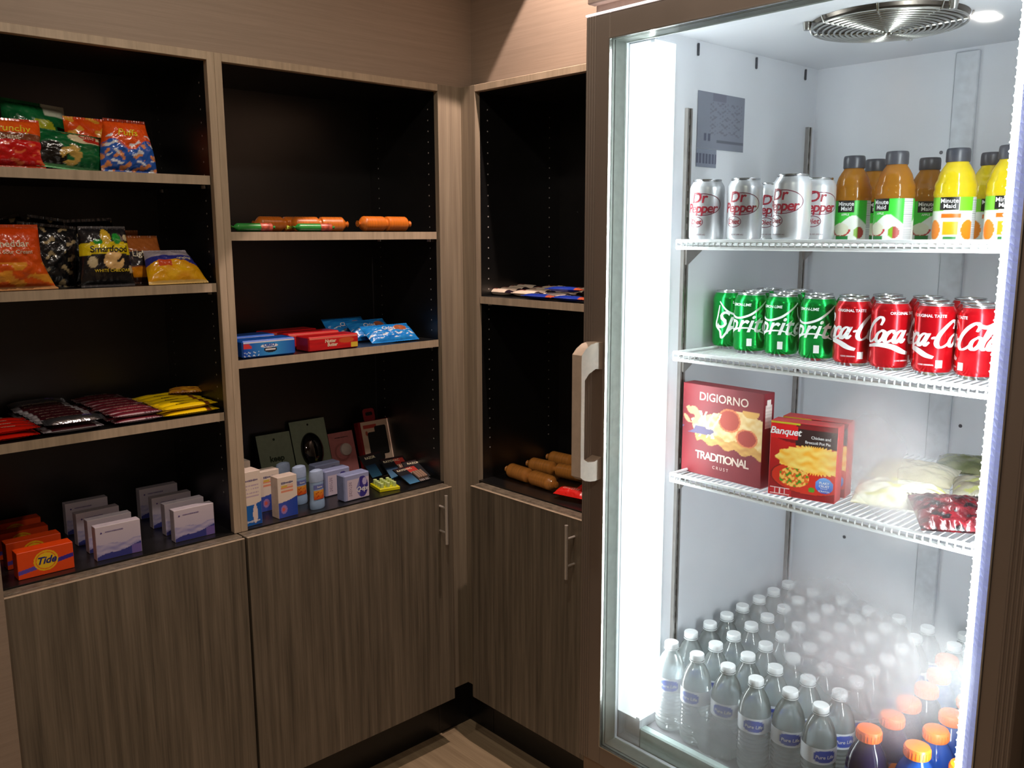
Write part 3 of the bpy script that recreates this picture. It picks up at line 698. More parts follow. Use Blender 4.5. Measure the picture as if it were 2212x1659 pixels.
# water bottles
WCLEAR = thin_clear('water_bottle_plastic', (.94, .965, .97), .03, body=(.90, .96, .96), bodyfac=.32, ior=1.33, rough=.06)
WCLEAR2 = WCLEAR
WB = empty('water_bottle')
prof = [(.0001, .004), (.020, .0015), (.0275, .003), (.0305, .009)]
for k in range(9): z = .014+k*.0085; prof += [(.0312, z), (.0296, z+.0042)]
prof += [(.0315, .093), (.0312, .125), (.0315, .128), (.0300, .140), (.0255, .156), (.0190, .170), (.0135, .178), (.0125, .183)]
MB().lathe(prof, 28, cap=False).build('body', WCLEAR, WB)
MB().lathe([(.0155, .1835), (.0158, .1845), (.0158, .186)], 28, cap=False).lathe([(.0142, .186), (.0148, .187), (.0148, .197), (.0138, .1985), (.0001, .1985)], 28, cap=False).build('cap', mat('white_cap', S(240, 243, 245), .35), WB)
def wart(u, v):
    x = (u-.5)*2*PI*.0316; y = (v-.5)*.032
    return S(60, 88, 190) if abs(x/.021)**2.6+abs(y/.0125)**2.6 < 1 else S(240, 243, 250)
cs = cyl_surf(.0316, .0003, .094)
wl = MB().grid(lambda u, v: cs((u-.5)*2*PI*.0316, v*.032), 64, 20, 0, wart, ).build('label', LABELP, WB)
mb = MB(); letter(mb, text2d('Pure Life', .0095, .02, .1), cyl_surf(.0316, .0008), 0, .109, step=.003); mb.build('lettering', WHITEINK, wl, smooth=False)
for ch in [WB.children[0], WB.children[1], wl, wl.children[0]]:
    for v in ch.data.vertices: v.co.z *= .972
ordn = ['first', 'second', 'third', 'fourth', 'fifth', 'sixth', 'seventh', 'eighth', 'ninth']
cols_ = [-1.1000, -1.1685, -1.2405, -1.3080, -1.3755, -1.4425]; rows_ = [-.352, -.283, -.215, -.148, -.080, -.012, .055, .122]
rnd = random.Random(3); wn = 0
for r, x in enumerate(rows_):
    for c, y in enumerate(cols_):
        xx, yy = x+rnd.uniform(-.0015, .0015)-(.006 if c % 2 else 0), y+rnd.uniform(-.0012, .0012)
        place(WB, wn, (xx, yy, z0), face_cam(xx, yy, rnd.uniform(-30, 30)), 'clear water bottle with white cap, %s row from the door, %s from the left wall' % (ordn[r], ordn[c]), 'bottle', 'water bottles on the refrigerator floor'); wn += 1
for k, (x, y) in enumerate([(.070, -1.515), (.138, -1.512)]):
    place(WB, wn, (x, y, z0), face_cam(x, y), 'clear water bottle %s behind the orange capped bottles' % ('just' if k == 0 else 'farthest'), 'bottle', 'water bottles on the refrigerator floor'); wn += 1

# sports drink bottles
def sport(colname, col):
    root = empty('sports_drink_bottle')
    MB().lathe([(.0001, .004), (.027, .001), (.0335, .005), (.0355, .012), (.0355, .040), (.0330, .052), (.0325, .070), (.0350, .084), (.0355, .120), (.0345, .134), (.0300, .150), (.0235, .163), (.0190, .171), (.0180, .176)], 36, cap=False).build('body', liquid(colname, col, clear=.03), root)
    p = MB(); n = 48
    prof_ = [(.0206, .176), (.0212, .178), (.0212, .190), (.0198, .194), (.0180, .195), (.0001, .195)]
    p.lathe(prof_, n, cap=False)
    for k in range(24): a = 2*PI*k/24; p.box((-.0009, -.0219, .178), (.0009, -.0205, .190), rot=Matrix.Rotation(a, 3, 'Z'))
    p.build('cap', mat('orange_cap', S(250, 108, 14), .35), root)
    cs = cyl_surf(.0357, .0003, .088)
    def art(u, v): return S(235, 120, 30) if abs((u-.5)*9-(v-.5)*1.2) < .35 else S(40, 52, 110)
    l = MB().grid(lambda u, v: cs((u-.5)*2*PI*.0357, v*.034), 60, 10, 0, art).build('label', LABELP, root)
    return root
SB, SD = sport('blue_drink', S(34, 84, 170)), sport('dark_drink', S(44, 34, 78))
nb = nd = 0
SG = [(-.374, -1.540, 1, 'dark sports drink bottle with orange cap, nearest to the water bottles'), (-.366, -1.6195, 0, 'blue sports drink bottle with orange cap, nearest to the light strip'),
      (-.291, -1.6205, 0, 'blue sports drink bottle, second along the light strip'), (-.217, -1.6190, 0, 'blue sports drink bottle, third along the light strip'),
      (-.301, -1.5480, 1, 'dark sports drink bottle, second in the left row of orange caps'), (-.227, -1.5460, 1, 'dark sports drink bottle, third in the left row of orange caps'),
      (-.152, -1.5480, 1, 'dark sports drink bottle, fourth in the left row of orange caps'), (-.078, -1.5420, 0, 'blue sports drink bottle, fifth in the left row of orange caps'),
      (-.004, -1.5290, 0, 'blue sports drink bottle, farthest in the left row of orange caps'), (-.142, -1.622, 1, 'dark sports drink bottle, fourth along the light strip'),
      (-.066, -1.620, 0, 'blue sports drink bottle, fifth along the light strip'), (-.366, -1.6935, 0, 'blue sports drink bottle in the front right corner behind the light strip')]
for (x, y, d, lb) in SG:
    if d: place(SD, nd, (x, y, z0), face_cam(x, y), lb, 'bottle', 'sports drinks on the refrigerator floor'); nd += 1
    else: place(SB, nb, (x, y, z0), face_cam(x, y), lb, 'bottle', 'sports drinks on the refrigerator floor'); nb += 1

# frozen food cartons
CART = art_mat('carton_print', .5)
def el(u, v, cu, cv, ru, rv): return ((u-cu)/ru)**2+((v-cv)/rv)**2
def carton(name, w, h, d, body, art=None, nu=60, nv=60, texts=(), bev=.0008, fname='printed_front', m=None, top=None):
    """texts: (flat, x, z, material)"""
    root = empty(name)
    MB().box((-w/2, 0, 0), (w/2, d, h), bev=bev).build('carton', body, root, smooth=False)
    pf = None
    if art: pf = MB().grid(lambda u, v: ((u-.5)*(w-2*bev), -.0003, bev+v*(h-2*bev)), nu, nv, 0, art).build(fname, m or CART, root)
    ps = plane_surf((0, -.0004, 0), (1, 0, 0), (0, 0, 1), .0003); by = {}
    for flat, x, z, mm in texts: by.setdefault(mm.name, (mm, MB()))[1].__class__; letter(by[mm.name][1], flat, ps, x, z)
    for mm, mb in by.values(): mb.build('lettering', mm, pf or root, smooth=False)
    return root
MAROON = mat('maroon_card', S(120, 22, 36), .5); REDC = mat('red_card', S(196, 30, 34), .35)
CREAM = mat('cream_ink', S(230, 205, 190), .4)
def pizza_art(u, v):
    c = mixc(S(112, 18, 34), S(140, 28, 40), .5+.5*nz(u*3, v*3))
    if .28 < v < .80 and u > .02:
        # slice: crust along lower edge
        low = .30+.10*(1-u)+.02*math.sin(u*30); top = .78-.30*abs(u-.72)**1.2
        if low < v < top and u > .22-.35*(v-.3):
            c = mixc(S(226, 180, 110), S(240, 215, 160), .5+.5*nz(u*20, v*22))
            if v < low+.10: c = mixc(S(196, 140, 70), S(220, 170, 90), .5+.5*nz(u*16, v*30, 2))
        if el(u, v, .60, .66, .14, .13) < 1: c = S(176, 62, 44) if el(u, v, .60, .66, .12, .11) < 1 else S(220, 120, 70)
        if el(u, v, .82, .50, .13, .10) < 1: c = S(168, 52, 40) if el(u, v, .82, .50, .11, .085) < 1 else S(220, 120, 70)
        if el(u, v, .86, .78, .10, .06) < 1: c = S(225, 170, 90)
        for k in range(5):
            xx = .24+.05*k
            if abs(u-xx-.05*math.sin(v*14+k)) < .012 and .42 < v < .72: c = S(236, 216, 180)
    if el(u, v, .12, .66, .11, .10) < 1 and nz(u*14, v*14, 3) > -.3: c = S(222, 150, 110)
    if el(u, v, .20, .50, .22, .05) < 1 and nz(u*9, v*9, 5) > .2: c = S(96, 84, 120)
    return c
PZ = carton('pizza_box', .192, .187, .036, MAROON, pizza_art, 110, 100, [(text2d('DIGIORNO', .0235, .012, 0, 1.0), .004, .163, CREAM), (text2d('TRADITIONAL', .023, .022, 0, .82), .004, .041, CREAM), (text2d('CRUST', .009, .0, 0, 1.6), .002, .021, CREAM)])
mb = MB().grid(lambda u, v: (.0962, .006+.022*u, .118+.056*v), 22, 30, 0, lambda u, v: S(230, 225, 220) if (v > .75 and abs(u-.5) < .3) or (v <= .75 and int(v*44) % 2) else S(120, 30, 40) if v > .8 else S(210, 205, 200)); mb.build('side_label', CART, PZ)
PZ.location = (-.314, -1.176, z3); PZ.rotation_euler = (0, 0, math.radians(-92)); tag(PZ, 'large maroon pizza carton with pepperoni slice leaning in the left corner', 'carton')
def pie_art(u, v):
    c = mixc(S(214, 24, 22), S(150, 10, 16), (1-v)*1.2)
    if abs(v-.60-.25*(1-u)) < .03+.02*math.sin(u*9): c = S(120, 8, 14)
    if v > .70 and u > .38: c = S(52, 30, 30)
    if .78 < v < .96 and u < .42: c = S(226, 20, 28)
    if v > .93 and u > .42: c = S(130, 24, 30)
    if v > .975: c = S(200, 190, 40) if u < .45 else S(120, 30, 34)
    e = el(u, v, .62, .28, .60, .22)
    if e < 1: c = S(110, 20, 18) if e > .93 else S(206, 44, 20)
    cr = .035*math.sin(math.atan2(v-.55, u-.68)*34)
    if el(u, v, .70, .53, .60+cr*.6, .185+cr*.35) < 1: c = mixc(S(250, 176, 50), S(252, 222, 120), .5+.5*nz(u*9, v*18, 1))
    if .10 < v < .40 and .16 < u < .62 and el(u, v, .38, .27, .24, .13) < 1:
        k = nz(u*26, v*24, 4); c = S(240, 190, 90) if k > .1 else (S(70, 150, 30) if k < -.45 else S(226, 96, 30))
    if .10 < v < .17 and el(u, v, .66, .135, .05, .035) < 1: c = S(80, 150, 30)
    if el(u, v, .845, .215, .135, .105) < 1: c = mixc(S(120, 170, 230), S(40, 80, 190), (.32-v)*5)
    if v < .085 and u < .36:
        c = S(190, 20, 26)
    if .012 < v < .105 and .02 < u < .33:
        uu = (u-.02)/.31*4 % 1; vv = (v-.012)/.093
        c = S(240, 220, 215) if min(uu, 1-uu, vv, 1-vv) < .09 else S(186, 20, 30)
    return c
PIE_T = [(text2d('Banquet', .0185, .02, .25, .95), -.034, .1245, WHITEINK), (text2d('Chicken and', .0075, .012, 0, .95), .032, .1185, WHITEINK), (text2d('Broccoli Pot Pie', .0075, .012, 0, .95), .0265, .109, WHITEINK),
         (text2d('FLAKY', .0062, .02), .042, .036, WHITEINK), (text2d('CRUST', .0062, .02), .042, .030, WHITEINK), (text2d('MADE FROM', .0022, .02), .042, .0255, WHITEINK), (text2d('SCRATCH', .0045, .02), .042, .0205, WHITEINK)]
PI_ = carton('pot_pie_box', .124, .143, .038, REDC, pie_art, 100, 110, PIE_T)
for i, (x, y, a, lb) in enumerate([(-.318, -1.357, -78.5, 'red chicken pot pie carton in front on the third shelf'), (-.268, -1.352, -80, 'second pot pie carton standing right behind the front one')]):
    place(PI_, i, (x, y, z3), math.radians(a), lb, 'carton', 'frozen pot pie cartons')
# soft packs
def pillow(mb, w, h, t, art=None, prof=None, seal=.05, seed=0, nu=44, nv=50, wr=1.0, back=S(120, 120, 120), m=0, flat=.7):
    """pillow pack standing on z=0, front facing -y; returns the front surface"""
    prof = prof or (lambda v: 1)
    def thick(u, v):
        a = max(0, 1-abs(2*u-1)**3.2)**.6; k = (v-seal)/(1-2*seal)
        b = max(0, math.sin(PI*k))**.5 if 0 < k < 1 else 0
        wk = wr*(.10*nz(u*7+seed, v*8, seed)+.05*nz(u*19, v*17+seed, seed*2))*a*b
        wk += wr*.10*math.sin(u*w*420+seed)*max(0, 1-min(v, 1-v)/.22)*a*(.3+b*.5) if .0 < k < 1 else 0
        return (a*b+wk)*t/2
    def fr(u, v): return Vector(((u-.5)*w*prof(v), -max(.0004, thick(u, v))-(.0006*math.sin(u*w*900) if not 0 < (v-seal)/(1-2*seal) < 1 else 0), v*h))
    def bk(u, v): return Vector(((u-.5)*w*prof(v), max(.0004, thick(u, v)*flat), v*h))
    mb.grid(fr, nu, nv, m, art or (lambda u, v: back)); mb.grid(bk, nu//2, nv//2, m, lambda u, v: back, flip=True)
    return lambda x, z, e=.0012: fr(min(1, max(0, x/w/prof(z/h)+.5)), min(1, max(0, z/h)))+Vector((0, -e, 0))
FOIL = art_mat('foil_print', .26, coat=.4, bump=.35)
def pack(name, w, h, t, art, loc, rot, label, cat='bag', group=None, texts=(), **k):
    mb = MB(); sf = pillow(mb, w, h, t, art, **k)
    o = mb.build(name, FOIL); o.location = loc; o.rotation_euler = [math.radians(a) for a in rot]; tag(o, label, cat, group)
    by = {}
    for flat, x, z, mm in texts: letter(by.setdefault(mm.name, (mm, MB()))[1], flat, sf, x, z, step=.005)
    for mm, b in by.values(): c = b.build('lettering', mm, None, smooth=False); c.parent = o
    return o
def wrap_art(base, hi, seed, spots=None):
    def f(u, v):
        c = mixc(base, hi, .5+.5*nz(u*6, v*7, seed))
        if spots and nz(u*8, v*9, seed+2) > .45: c = spots
        return c
    return f
G = 'wrapped snacks on the third shelf'
pack('wrapped_sandwich', .150, .115, .052, wrap_art(S(236, 232, 200), S(250, 248, 225), 1, S(220, 214, 120)), (-.328, -1.540, z3+.026), (-84, 0, -72), 'pale wrapped sandwich lying in front of the fogged glass', 'sandwich', G, seed=1, back=S(240, 238, 220))
pack('wrapped_sandwich', .150, .110, .045, wrap_art(S(214, 205, 170), S(232, 222, 190), 4), (-.150, -1.480, z3+.023), (-84, 0, -80), 'cream wrapped sandwich behind the pale one', 'sandwich', G, seed=2, back=S(225, 216, 180))
pack('wrapped_sandwich', .120, .100, .040, wrap_art(S(104, 112, 70), S(150, 152, 110), 6), (.010, -1.530, z3+.020), (-86, 0, -75), 'olive green wrapped snack at the back of the third shelf', 'sandwich', G, seed=3, back=S(120, 120, 90))
pack('wrapped_sandwich', .120, .100, .044, wrap_art(S(140, 130, 110), S(190, 184, 160), 7, S(190, 190, 120)), (-.150, -1.628, z3+.022), (-84, 0, -70), 'greyish wrapped snack behind the dark red one', 'sandwich', G, seed=5, back=S(150, 140, 120))
pack('wrapped_sandwich', .112, .118, .036, wrap_art(S(56, 8, 14), S(110, 20, 30), 3, S(18, 14, 18)), (-.362, -1.655, z3+.020), (-76, 0, -55), 'dark red shiny wrapped snack next to the right light strip', 'sandwich', G, seed=8, back=S(90, 16, 24), wr=2.2)

# ================================================================== snacks and toiletries on the open shelves
INK = lambda n, c: mat(n, c, .4)
MAUV = INK('mauve_ink', S(96, 78, 140))
YEL, CRM, BLK, NAVY, REDI = INK('yellow_ink', S(235, 205, 40)), INK('cream_letter', S(232, 220, 190)), INK('black_ink', S(14, 14, 14)), INK('navy_ink', S(40, 44, 120)), INK('red_ink', S(190, 30, 30))
ZA, ZB, ZCc = 1.829, 1.562, 1.226; ZI = ZC+.0005
g1 = 'snack bags on the top shelf of the left bookcase'
def a_crunch(u, v):
    c = mixc(S(236, 110, 30), S(228, 84, 20), u)
    if v < .52+.10*u: c = S(206, 22, 20)
    if v < .06 or v > .95: c = S(200, 60, 20)
    if abs(v-.58) < .07: c = S(120, 60, 30)
    if v < .45 and nz(u*12, v*12, 2) > .6: c = S(236, 110, 60)
    return c
pack('snack_bag', .160, .112, .050, a_crunch, (-1.252, .055, ZA), (-14, 0, 0), 'orange and red snack bag at the left end of the top shelf', group=g1, seed=1, back=S(200, 60, 20),
     texts=[(text2d('Crunchy', .024, .01, .2), .012, .083, YEL), (text2d('CHEESE', .012, .01), .010, .061, CRM)])
def a_green(k):
    def f(u, v):
        c = mixc(S(26, 110, 60), S(14, 84, 44), .5+.5*nz(u*5, v*5, k))
        if k == 1:
            if el(u, v, .18, .26, .20, .30) < 1: c = S(22, 18, 14)
            if el(u, v, .42, .30, .13, .24) < 1 and nz(u*9, v*9) > -.5: c = S(196, 160, 80)
            if el(u, v, .66, .74, .24, .16) < 1: c = S(222, 208, 170)
            if el(u, v, .72, .70, .12, .07) < 1: c = S(190, 50, 34)
            if v < .07: c = S(120, 190, 130)
        else:
            if v > .80 and u > .62: c = S(190, 196, 176)
            if el(u, v, .56, .62, .20, .12) < 1: c = S(170, 176, 40)
            if el(u, v, .58, .42, .26, .16) < 1: c = S(74, 18, 26)
            if el(u, v, .84, .34, .08, .12) < 1: c = S(230, 120, 40)
        return c
    return f
pack('snack_bag', .145, .170, .050, a_green(2), (-1.150, .185, ZA), (-12, 4, 8), 'tall green snack bag standing behind the orange and red bag', group=g1, seed=3, back=S(20, 90, 50),
     texts=[(text2d('CHIPS', .028, .012, .1), .018, .070, CRM)])
pack('snack_bag', .178, .098, .058, a_green(1), (-1.108, .062, ZA), (-24, 5, 6), 'green snack bag with a dark round window slumping in front', group=g1, seed=5, back=S(20, 90, 50),
     texts=[(text2d('Chips', .018, .012, .3), .030, .080, REDI)])
def a_puffs(u, v):
    c = S(232, 84, 22)
    b = .50+.10*math.sin(u*9)
    if v < b: c = S(40, 96, 190)
    if v < b-.02 and nz(u*11, v*10, 1) > .35: c = S(236, 150, 90)
    if v < b+.1 and nz(u*9, v*13, 5) > .62: c = S(232, 236, 244)
    if v > .93: c = S(150, 46, 20)
    return c
pack('snack_bag', .122, .126, .050, a_puffs, (-.990, .050, ZA), (-9, 1, 0), 'orange bag with blue lower half nearest the divider on the top shelf', group=g1, seed=7, back=S(210, 80, 24), prof=lambda v: 1.06-.22*v+.05*math.sin(v*5),
     texts=[(text2d('Puffs', .024, .012, .25), -.004, .090, YEL)])
for k, (x, y, h, rz, lb) in enumerate([(-1.035, .150, .135, 6, 'orange red snack bag just behind and left of the orange and blue bag'), (-.955, .230, .135, -8, 'dark orange snack bag at the back of the top shelf')]):
    pack('snack_bag', .120, h, .045, wrap_art(S(214, 66, 18), S(232, 90, 24), 3+k, S(226, 160, 50)), (x, y, ZA), (-8, 0, rz), lb, group=g1, seed=9+k, back=S(180, 50, 20))
g2 = 'snack bags on the second shelf of the left bookcase'
def a_or(u, v):
    c = mixc(S(228, 96, 22), S(214, 66, 14), v)
    if v < .42 and nz(u*6, v*9, 3) > .1: c = S(240, 160, 50)
    if v < .05: c = S(236, 170, 110)
    if v > .93: c = S(190, 70, 20)
    return c
pack('snack_bag', .150, .145, .060, a_or, (-1.272, .035, ZB), (-6, 0, 0), 'orange snack bag flaring out at its base, left end of the second shelf', group=g2, seed=11, back=S(210, 80, 20), prof=lambda v: 1.30 if v < .04 else .92+.42*max(0, .5-v)**1.3*2,
     texts=[(text2d('Cheddar', .021, .012), .004, .100, CRM), (text2d('& Sour Cream', .012, .012), .010, .082, CRM)])
def a_black(k):
    def f(u, v):
        c = S(20, 20, 22)
        if nz(u*10, v*10, k) > .62: c = S(170, 150, 110)
        if v > .95: c = S(60, 60, 62)
        return c
    return f
for k, (x, y, z, w, h, rx, ry, lb) in enumerate([(-1.175, .120, ZB, .125, .150, -10, 6, 'black popcorn bag right behind the orange bag on the second shelf'), (-1.215, .235, ZB, .130, .165, -8, -12, 'black popcorn bag farthest back on the left of the second shelf'),
                                          (-1.135, .215, ZB, .125, .165, -6, 8, 'black popcorn bag at the back between the orange and the yellow banded bag'), (-1.045, .150, ZB, .120, .162, -8, -3, 'black popcorn bag directly behind the yellow banded bag')]):
    pack('snack_bag', w, h, .055, a_black(k), (x, y, z), (rx, ry, 5*k-6), lb, group=g2, seed=13+k, back=S(18, 18, 20))
def a_pop(u, v):
    c = S(30, 29, 32)
    lean = v-.04*math.sin(u*3)
    if .50 < lean < .70: c = S(232, 206, 20)
    if el(u, v, .50, .82, .10, .13) < 1: c = S(220, 180, 50)
    if el(u, v, .72, .78, .09, .09) < 1 and u-.5 > (v-.8)*-.4: c = S(30, 150, 50)
    if el(u, v, .33, .73, .09, .04) < 1: c = S(30, 150, 50)
    if el(u, v, .60, .42, .20, .16) < 1 and nz(u*9, v*9, 1) > -.75: c = S(238, 196, 130)
    if el(u, v, .20, .40, .09, .09) < 1: c = S(206, 190, 150)
    if el(u, v, .93, .80, .05, .06) < 1 or el(u, v, .93, .27, .05, .06) < 1: c = S(206, 190, 150)
    if v < .04 or v > .96: c = S(84, 82, 84)
    return c
pack('snack_bag', .122, .142, .050, a_pop, (-1.063, .038, ZB), (-7, 0, 2), 'black popcorn bag with a yellow name band in front on the second shelf', group=g2, seed=17, back=S(24, 24, 26), prof=lambda v: 1.02-.14*v,
     texts=[(text2d('Smartfood', .0215, .012, .1, .94), .003, .086, BLK), (text2d('WHITE CHEDDAR', .0098, .016, 0, 1.05), .007, .036, YEL)])
def a_tan(k):
    def f(u, v):
        c = S(170, 96, 44)
        if .30 < v < .62: c = S(48, 44, 48)
        if v < .30: c = (S(226, 140, 20) if k else S(180, 110, 70))
        if v < .12: c = S(60, 34, 24)
        return c
    return f
pack('snack_bag', .105, .135, .045, a_tan(0), (-.975, .190, ZB), (-10, 0, 0), 'tan snack bag standing at the back beside the popcorn bags', group=g2, seed=19, back=S(120, 70, 40), texts=[(text2d('kettle', .020, .01, .1), 0, .062, CRM)])
pack('snack_bag', .135, .130, .045, a_tan(1), (-.960, .100, ZB), (-24, 0, 4), 'brown and amber snack bag leaning back behind the yellow bag', group=g2, seed=21, back=S(120, 70, 40), texts=[(text2d('Lightly', .022, .012, .1), .01, .072, CRM)])
def a_yb(u, v):
    c = mixc(S(246, 190, 20), S(236, 160, 20), .5+.5*nz(u*6, v*6))
    if v > .48+.10*math.sin(u*4): c = S(50, 54, 140)
    if v > .70: c = S(170, 160, 168)
    if .38 < v < .58 and .2 < u < .45: c = S(214, 80, 40)
    if v < .07: c = S(240, 200, 120)
    return c
pack('snack_bag', .155, .110, .046, a_yb, (-.895, .032, ZB), (-42, 0, 3), 'yellow bag with blue top lying back at the right end of the second shelf', group=g2, seed=23, back=S(220, 160, 30), prof=lambda v: 1.0-.30*v, texts=[(text2d('original', .013, .012, .1), .028, .066, CRM)])

# chocolate bars lying in rows
BARS = art_mat('wrapper_print', .22, coat=.5, bump=.18)
SILV = mat('silver_foil', S(200, 198, 204), .22, .95)
def bar_proto(name, w, d, h, art, texts, endm=None):
    mb = MB(); sf = pillow(mb, w, d, h, art, seal=.04, nu=40, nv=14, wr=.35, back=art(.5, .02), flat=1.0)
    o = mb.build(name, BARS)
    by = {}
    for flat, x, z, mm in texts: letter(by.setdefault(mm.name, (mm, MB()))[1], flat, sf, x, z, step=.006)
    for mm, b in by.values(): c = b.build('lettering', mm, None, smooth=False); c.parent = o
    for e in (-1, 1):
        m_ = MB().grid(lambda u, v: (e*(w/2-.004+.011*u), .0012*math.sin(u*16), .003+(d-.006)*v), 6, 10, 0, lambda u, v: art(.02 if e < 0 else .98, v)); c = m_.build('crimped_end', BARS, None); c.parent = o
    return o
def dark_art(u, v):
    c = S(66, 22, 30)
    if u < .08 or u > .92: c = S(186, 180, 186)
    if v < .07: c = S(196, 190, 196)
    if .74 < v < .86 and .1 < u < .9: c = S(176, 44, 50)
    return c
def brown_art(u, v):
    c = S(110, 34, 46)
    if v < .13: c = S(196, 170, 176) if u < .6 or math.sin(u*150) > 0 else S(120, 100, 110)
    if v > .8: c = S(160, 40, 50)
    return c
def yel_art(u, v):
    c = S(244, 206, 16)
    if .78 < u < .90: c = S(120, 62, 26)
    if v > .75 and .5 < u < .8: c = S(236, 150, 30)
    return c
def red_art(u, v): return S(218, 34, 18) if not (.40 < v < .60 and .2 < u < .45) else S(240, 170, 60)
cfg = [('silver_bar', bar_proto('chocolate_bar', .120, .036, .015, dark_art, [(text2d('MILK CHOCOLATE', .0098, .02), .0, .022, CRM)]), -1.170, 'dark chocolate bar with silver wrapper ends', 9, 2, .0155, .036),
       ('brown_bar', bar_proto('chocolate_bar', .110, .036, .014, brown_art, [(text2d('CRISP WAFER', .0095, .02), .0, .021, CRM)]), -1.022, 'maroon chocolate bar with pale wrapper side', 9, 2, .0145, .036),
       ('yellow_bar', bar_proto('chocolate_bar', .135, .036, .015, yel_art, [(text2d('Peanut', .013, .02, .2), -.015, .018, BLK)]), -.885, 'bright yellow candy bar with brown end', 6, 2, .0155, .037),
       ('red_bar', bar_proto('chocolate_bar', .150, .038, .014, red_art, [(text2d('Wafer', .012, .02, .2), .02, .020, CRM)]), -1.325, 'bright red wafer bar', 4, 2, .0150, .040)]
SV = bar_proto('chocolate_bar', .120, .036, .018, lambda u, v: S(225, 225, 235), [(text2d('MILK', .0098, .02), .03, .018, MAUV)])
SV.data.materials[0] = art_mat('silver_wrapper', .18, metal=.95, bump=.3)
for _c in SV.children:
    if 'crimped' in _c.name: _c.data.materials[0] = MATS['silver_wrapper']
rowname = ['front', 'second', 'third', 'fourth', 'fifth', 'sixth', 'seventh', 'eighth', 'rearmost']
rnd = random.Random(11)
for nm, pr, x, lb, nr, nl, dz, dy in cfg:
    n = 0
    for r in range(nr):
        for l in range(nl):
            zz = ZCc+.008+l*dz
            xx = x+rnd.uniform(-.004, .004); rz = rnd.uniform(-2.5, 2.5)
            if nm == 'yellow_bar' and l == 1: rz += 4
            if nm == 'silver_bar' and l == 1 and r in (0, 8):
                place(SV, 0 if r == 0 else 1, (xx, .022+r*dy, zz+.001), 0, 'bright silver foil chocolate bar, %s of its stack' % ('frontmost' if r == 0 else 'rearmost'), 'candy bar', 'silver bars on the third shelf', rot=(math.radians(-78), 0, math.radians(rz))); continue
            if nm == 'red_bar': xx = x+.002*l
            place(pr, n, (xx, .022+r*dy+(0 if l == 0 else .004), zz), 0, '%s, %s row, %s layer, third shelf' % (lb, rowname[min(r, 8)], 'upper' if l else 'lower'), 'candy bar', nm.replace('_', ' ')+'s on the third shelf', rot=(math.radians(-90), 0, math.radians(rz))); n += 1
pack('candy_bag', .085, .045, .020, wrap_art(S(150, 84, 30), S(222, 160, 40), 2), (-.845, .165, ZCc+.036), (-84, 0, -25), 'small brown and gold candy bag lying on top of the yellow bars', cat='candy bag', seed=31, back=S(120, 70, 30))

# detergent boxes
ORG = mat('orange_card', S(236, 74, 16), .35)
def tide_art(u, v):
    c = S(240, 78, 16)
    x, y = (u-.5)*.12, (v-.5)*.067
    if abs(y+.008-.16*x) < .0052: c = S(96, 76, 176) if u < .5 else S(60, 40, 150)
    r = math.hypot(x-.000, y-.002)
    if r < .0265: c = S(246, 190, 20)
    if r < .0225: c = S(240, 90, 20)
    if r < .0205: c = S(248, 200, 30)
    return c
TD = carton('detergent_box', .121, .064, .038, ORG, tide_art, 100, 60, [(text2d('Tide', .0235, .028, .35), 0, .034, NAVY)])
for i, (x, y, lb) in enumerate([(-1.256, .030, 'orange detergent box at the front of its row'), (-1.257, .118, 'orange detergent box second in its row'), (-1.262, .204, 'orange detergent box third in its row'), (-1.256, .290, 'orange detergent box rearmost in its row')]):
    place(TD, i, (x, y, ZI), 0, lb, 'box', 'orange detergent boxes')
# tissue cartons
LILAC = mat('lilac_card', S(206, 196, 206), .5)
def tis_art(u, v):
    c = mixc(S(196, 186, 210), S(216, 204, 214), v)
    if v < .45+.05*nz(u*4, 1): c = mixc(S(150, 146, 196), S(200, 190, 212), .5+.5*nz(u*6, v*12))
    if v < .10+.20*u+.03*math.sin(u*8): c = S(58, 62, 138)
    if u > .78 and v < .18+.1*u: c = S(120, 100, 170)
    if v > .985: c = S(225, 215, 210)
    return c
MAUV = INK('mauve_ink', S(96, 78, 140))
def marks(n, w, h, seed=0):
    """illegible small print: short strokes"""
    r = random.Random(seed); parts = []; x = -w/2
    while x < w/2:
        d = r.uniform(.0012, .0028)*h/.005; parts.append((rect2(d*.62, h*r.choice((.55, .6, .9))), x+d/2, 0)); x += d
    return join2(parts)
TS = carton('tissue_carton', .107, .085, .026, LILAC, tis_art, 70, 50, [(join2([(([(0, -.0028), (.0028, 0), (0, .0028), (-.0028, 0)], [(0, 1, 2, 3)]), -.040, 0)]), 0, .0685, MAUV), (marks(0, .042, .0045, 4), -.010, .0695, MAUV)])
ts = []
for c, x in enumerate((-1.087, -.895)):
    for r, y in enumerate((.030, .100, .178, .284)): ts.append((x+(-.003, .001, -.002, .004)[r], y, ['left', 'right'][c], ['front', 'second', 'third', 'rearmost'][r]))
for i, (x, y, a, b) in enumerate(ts): place(TS, i, (x, y, ZI), math.radians((i % 3-1)*1.0), 'lilac and blue carton in the %s row, %s one' % (a, b), 'carton', 'lilac cartons on the left counter')
# cut-out top flap of the tissue cartons
for c in list(COL.objects):
    pass

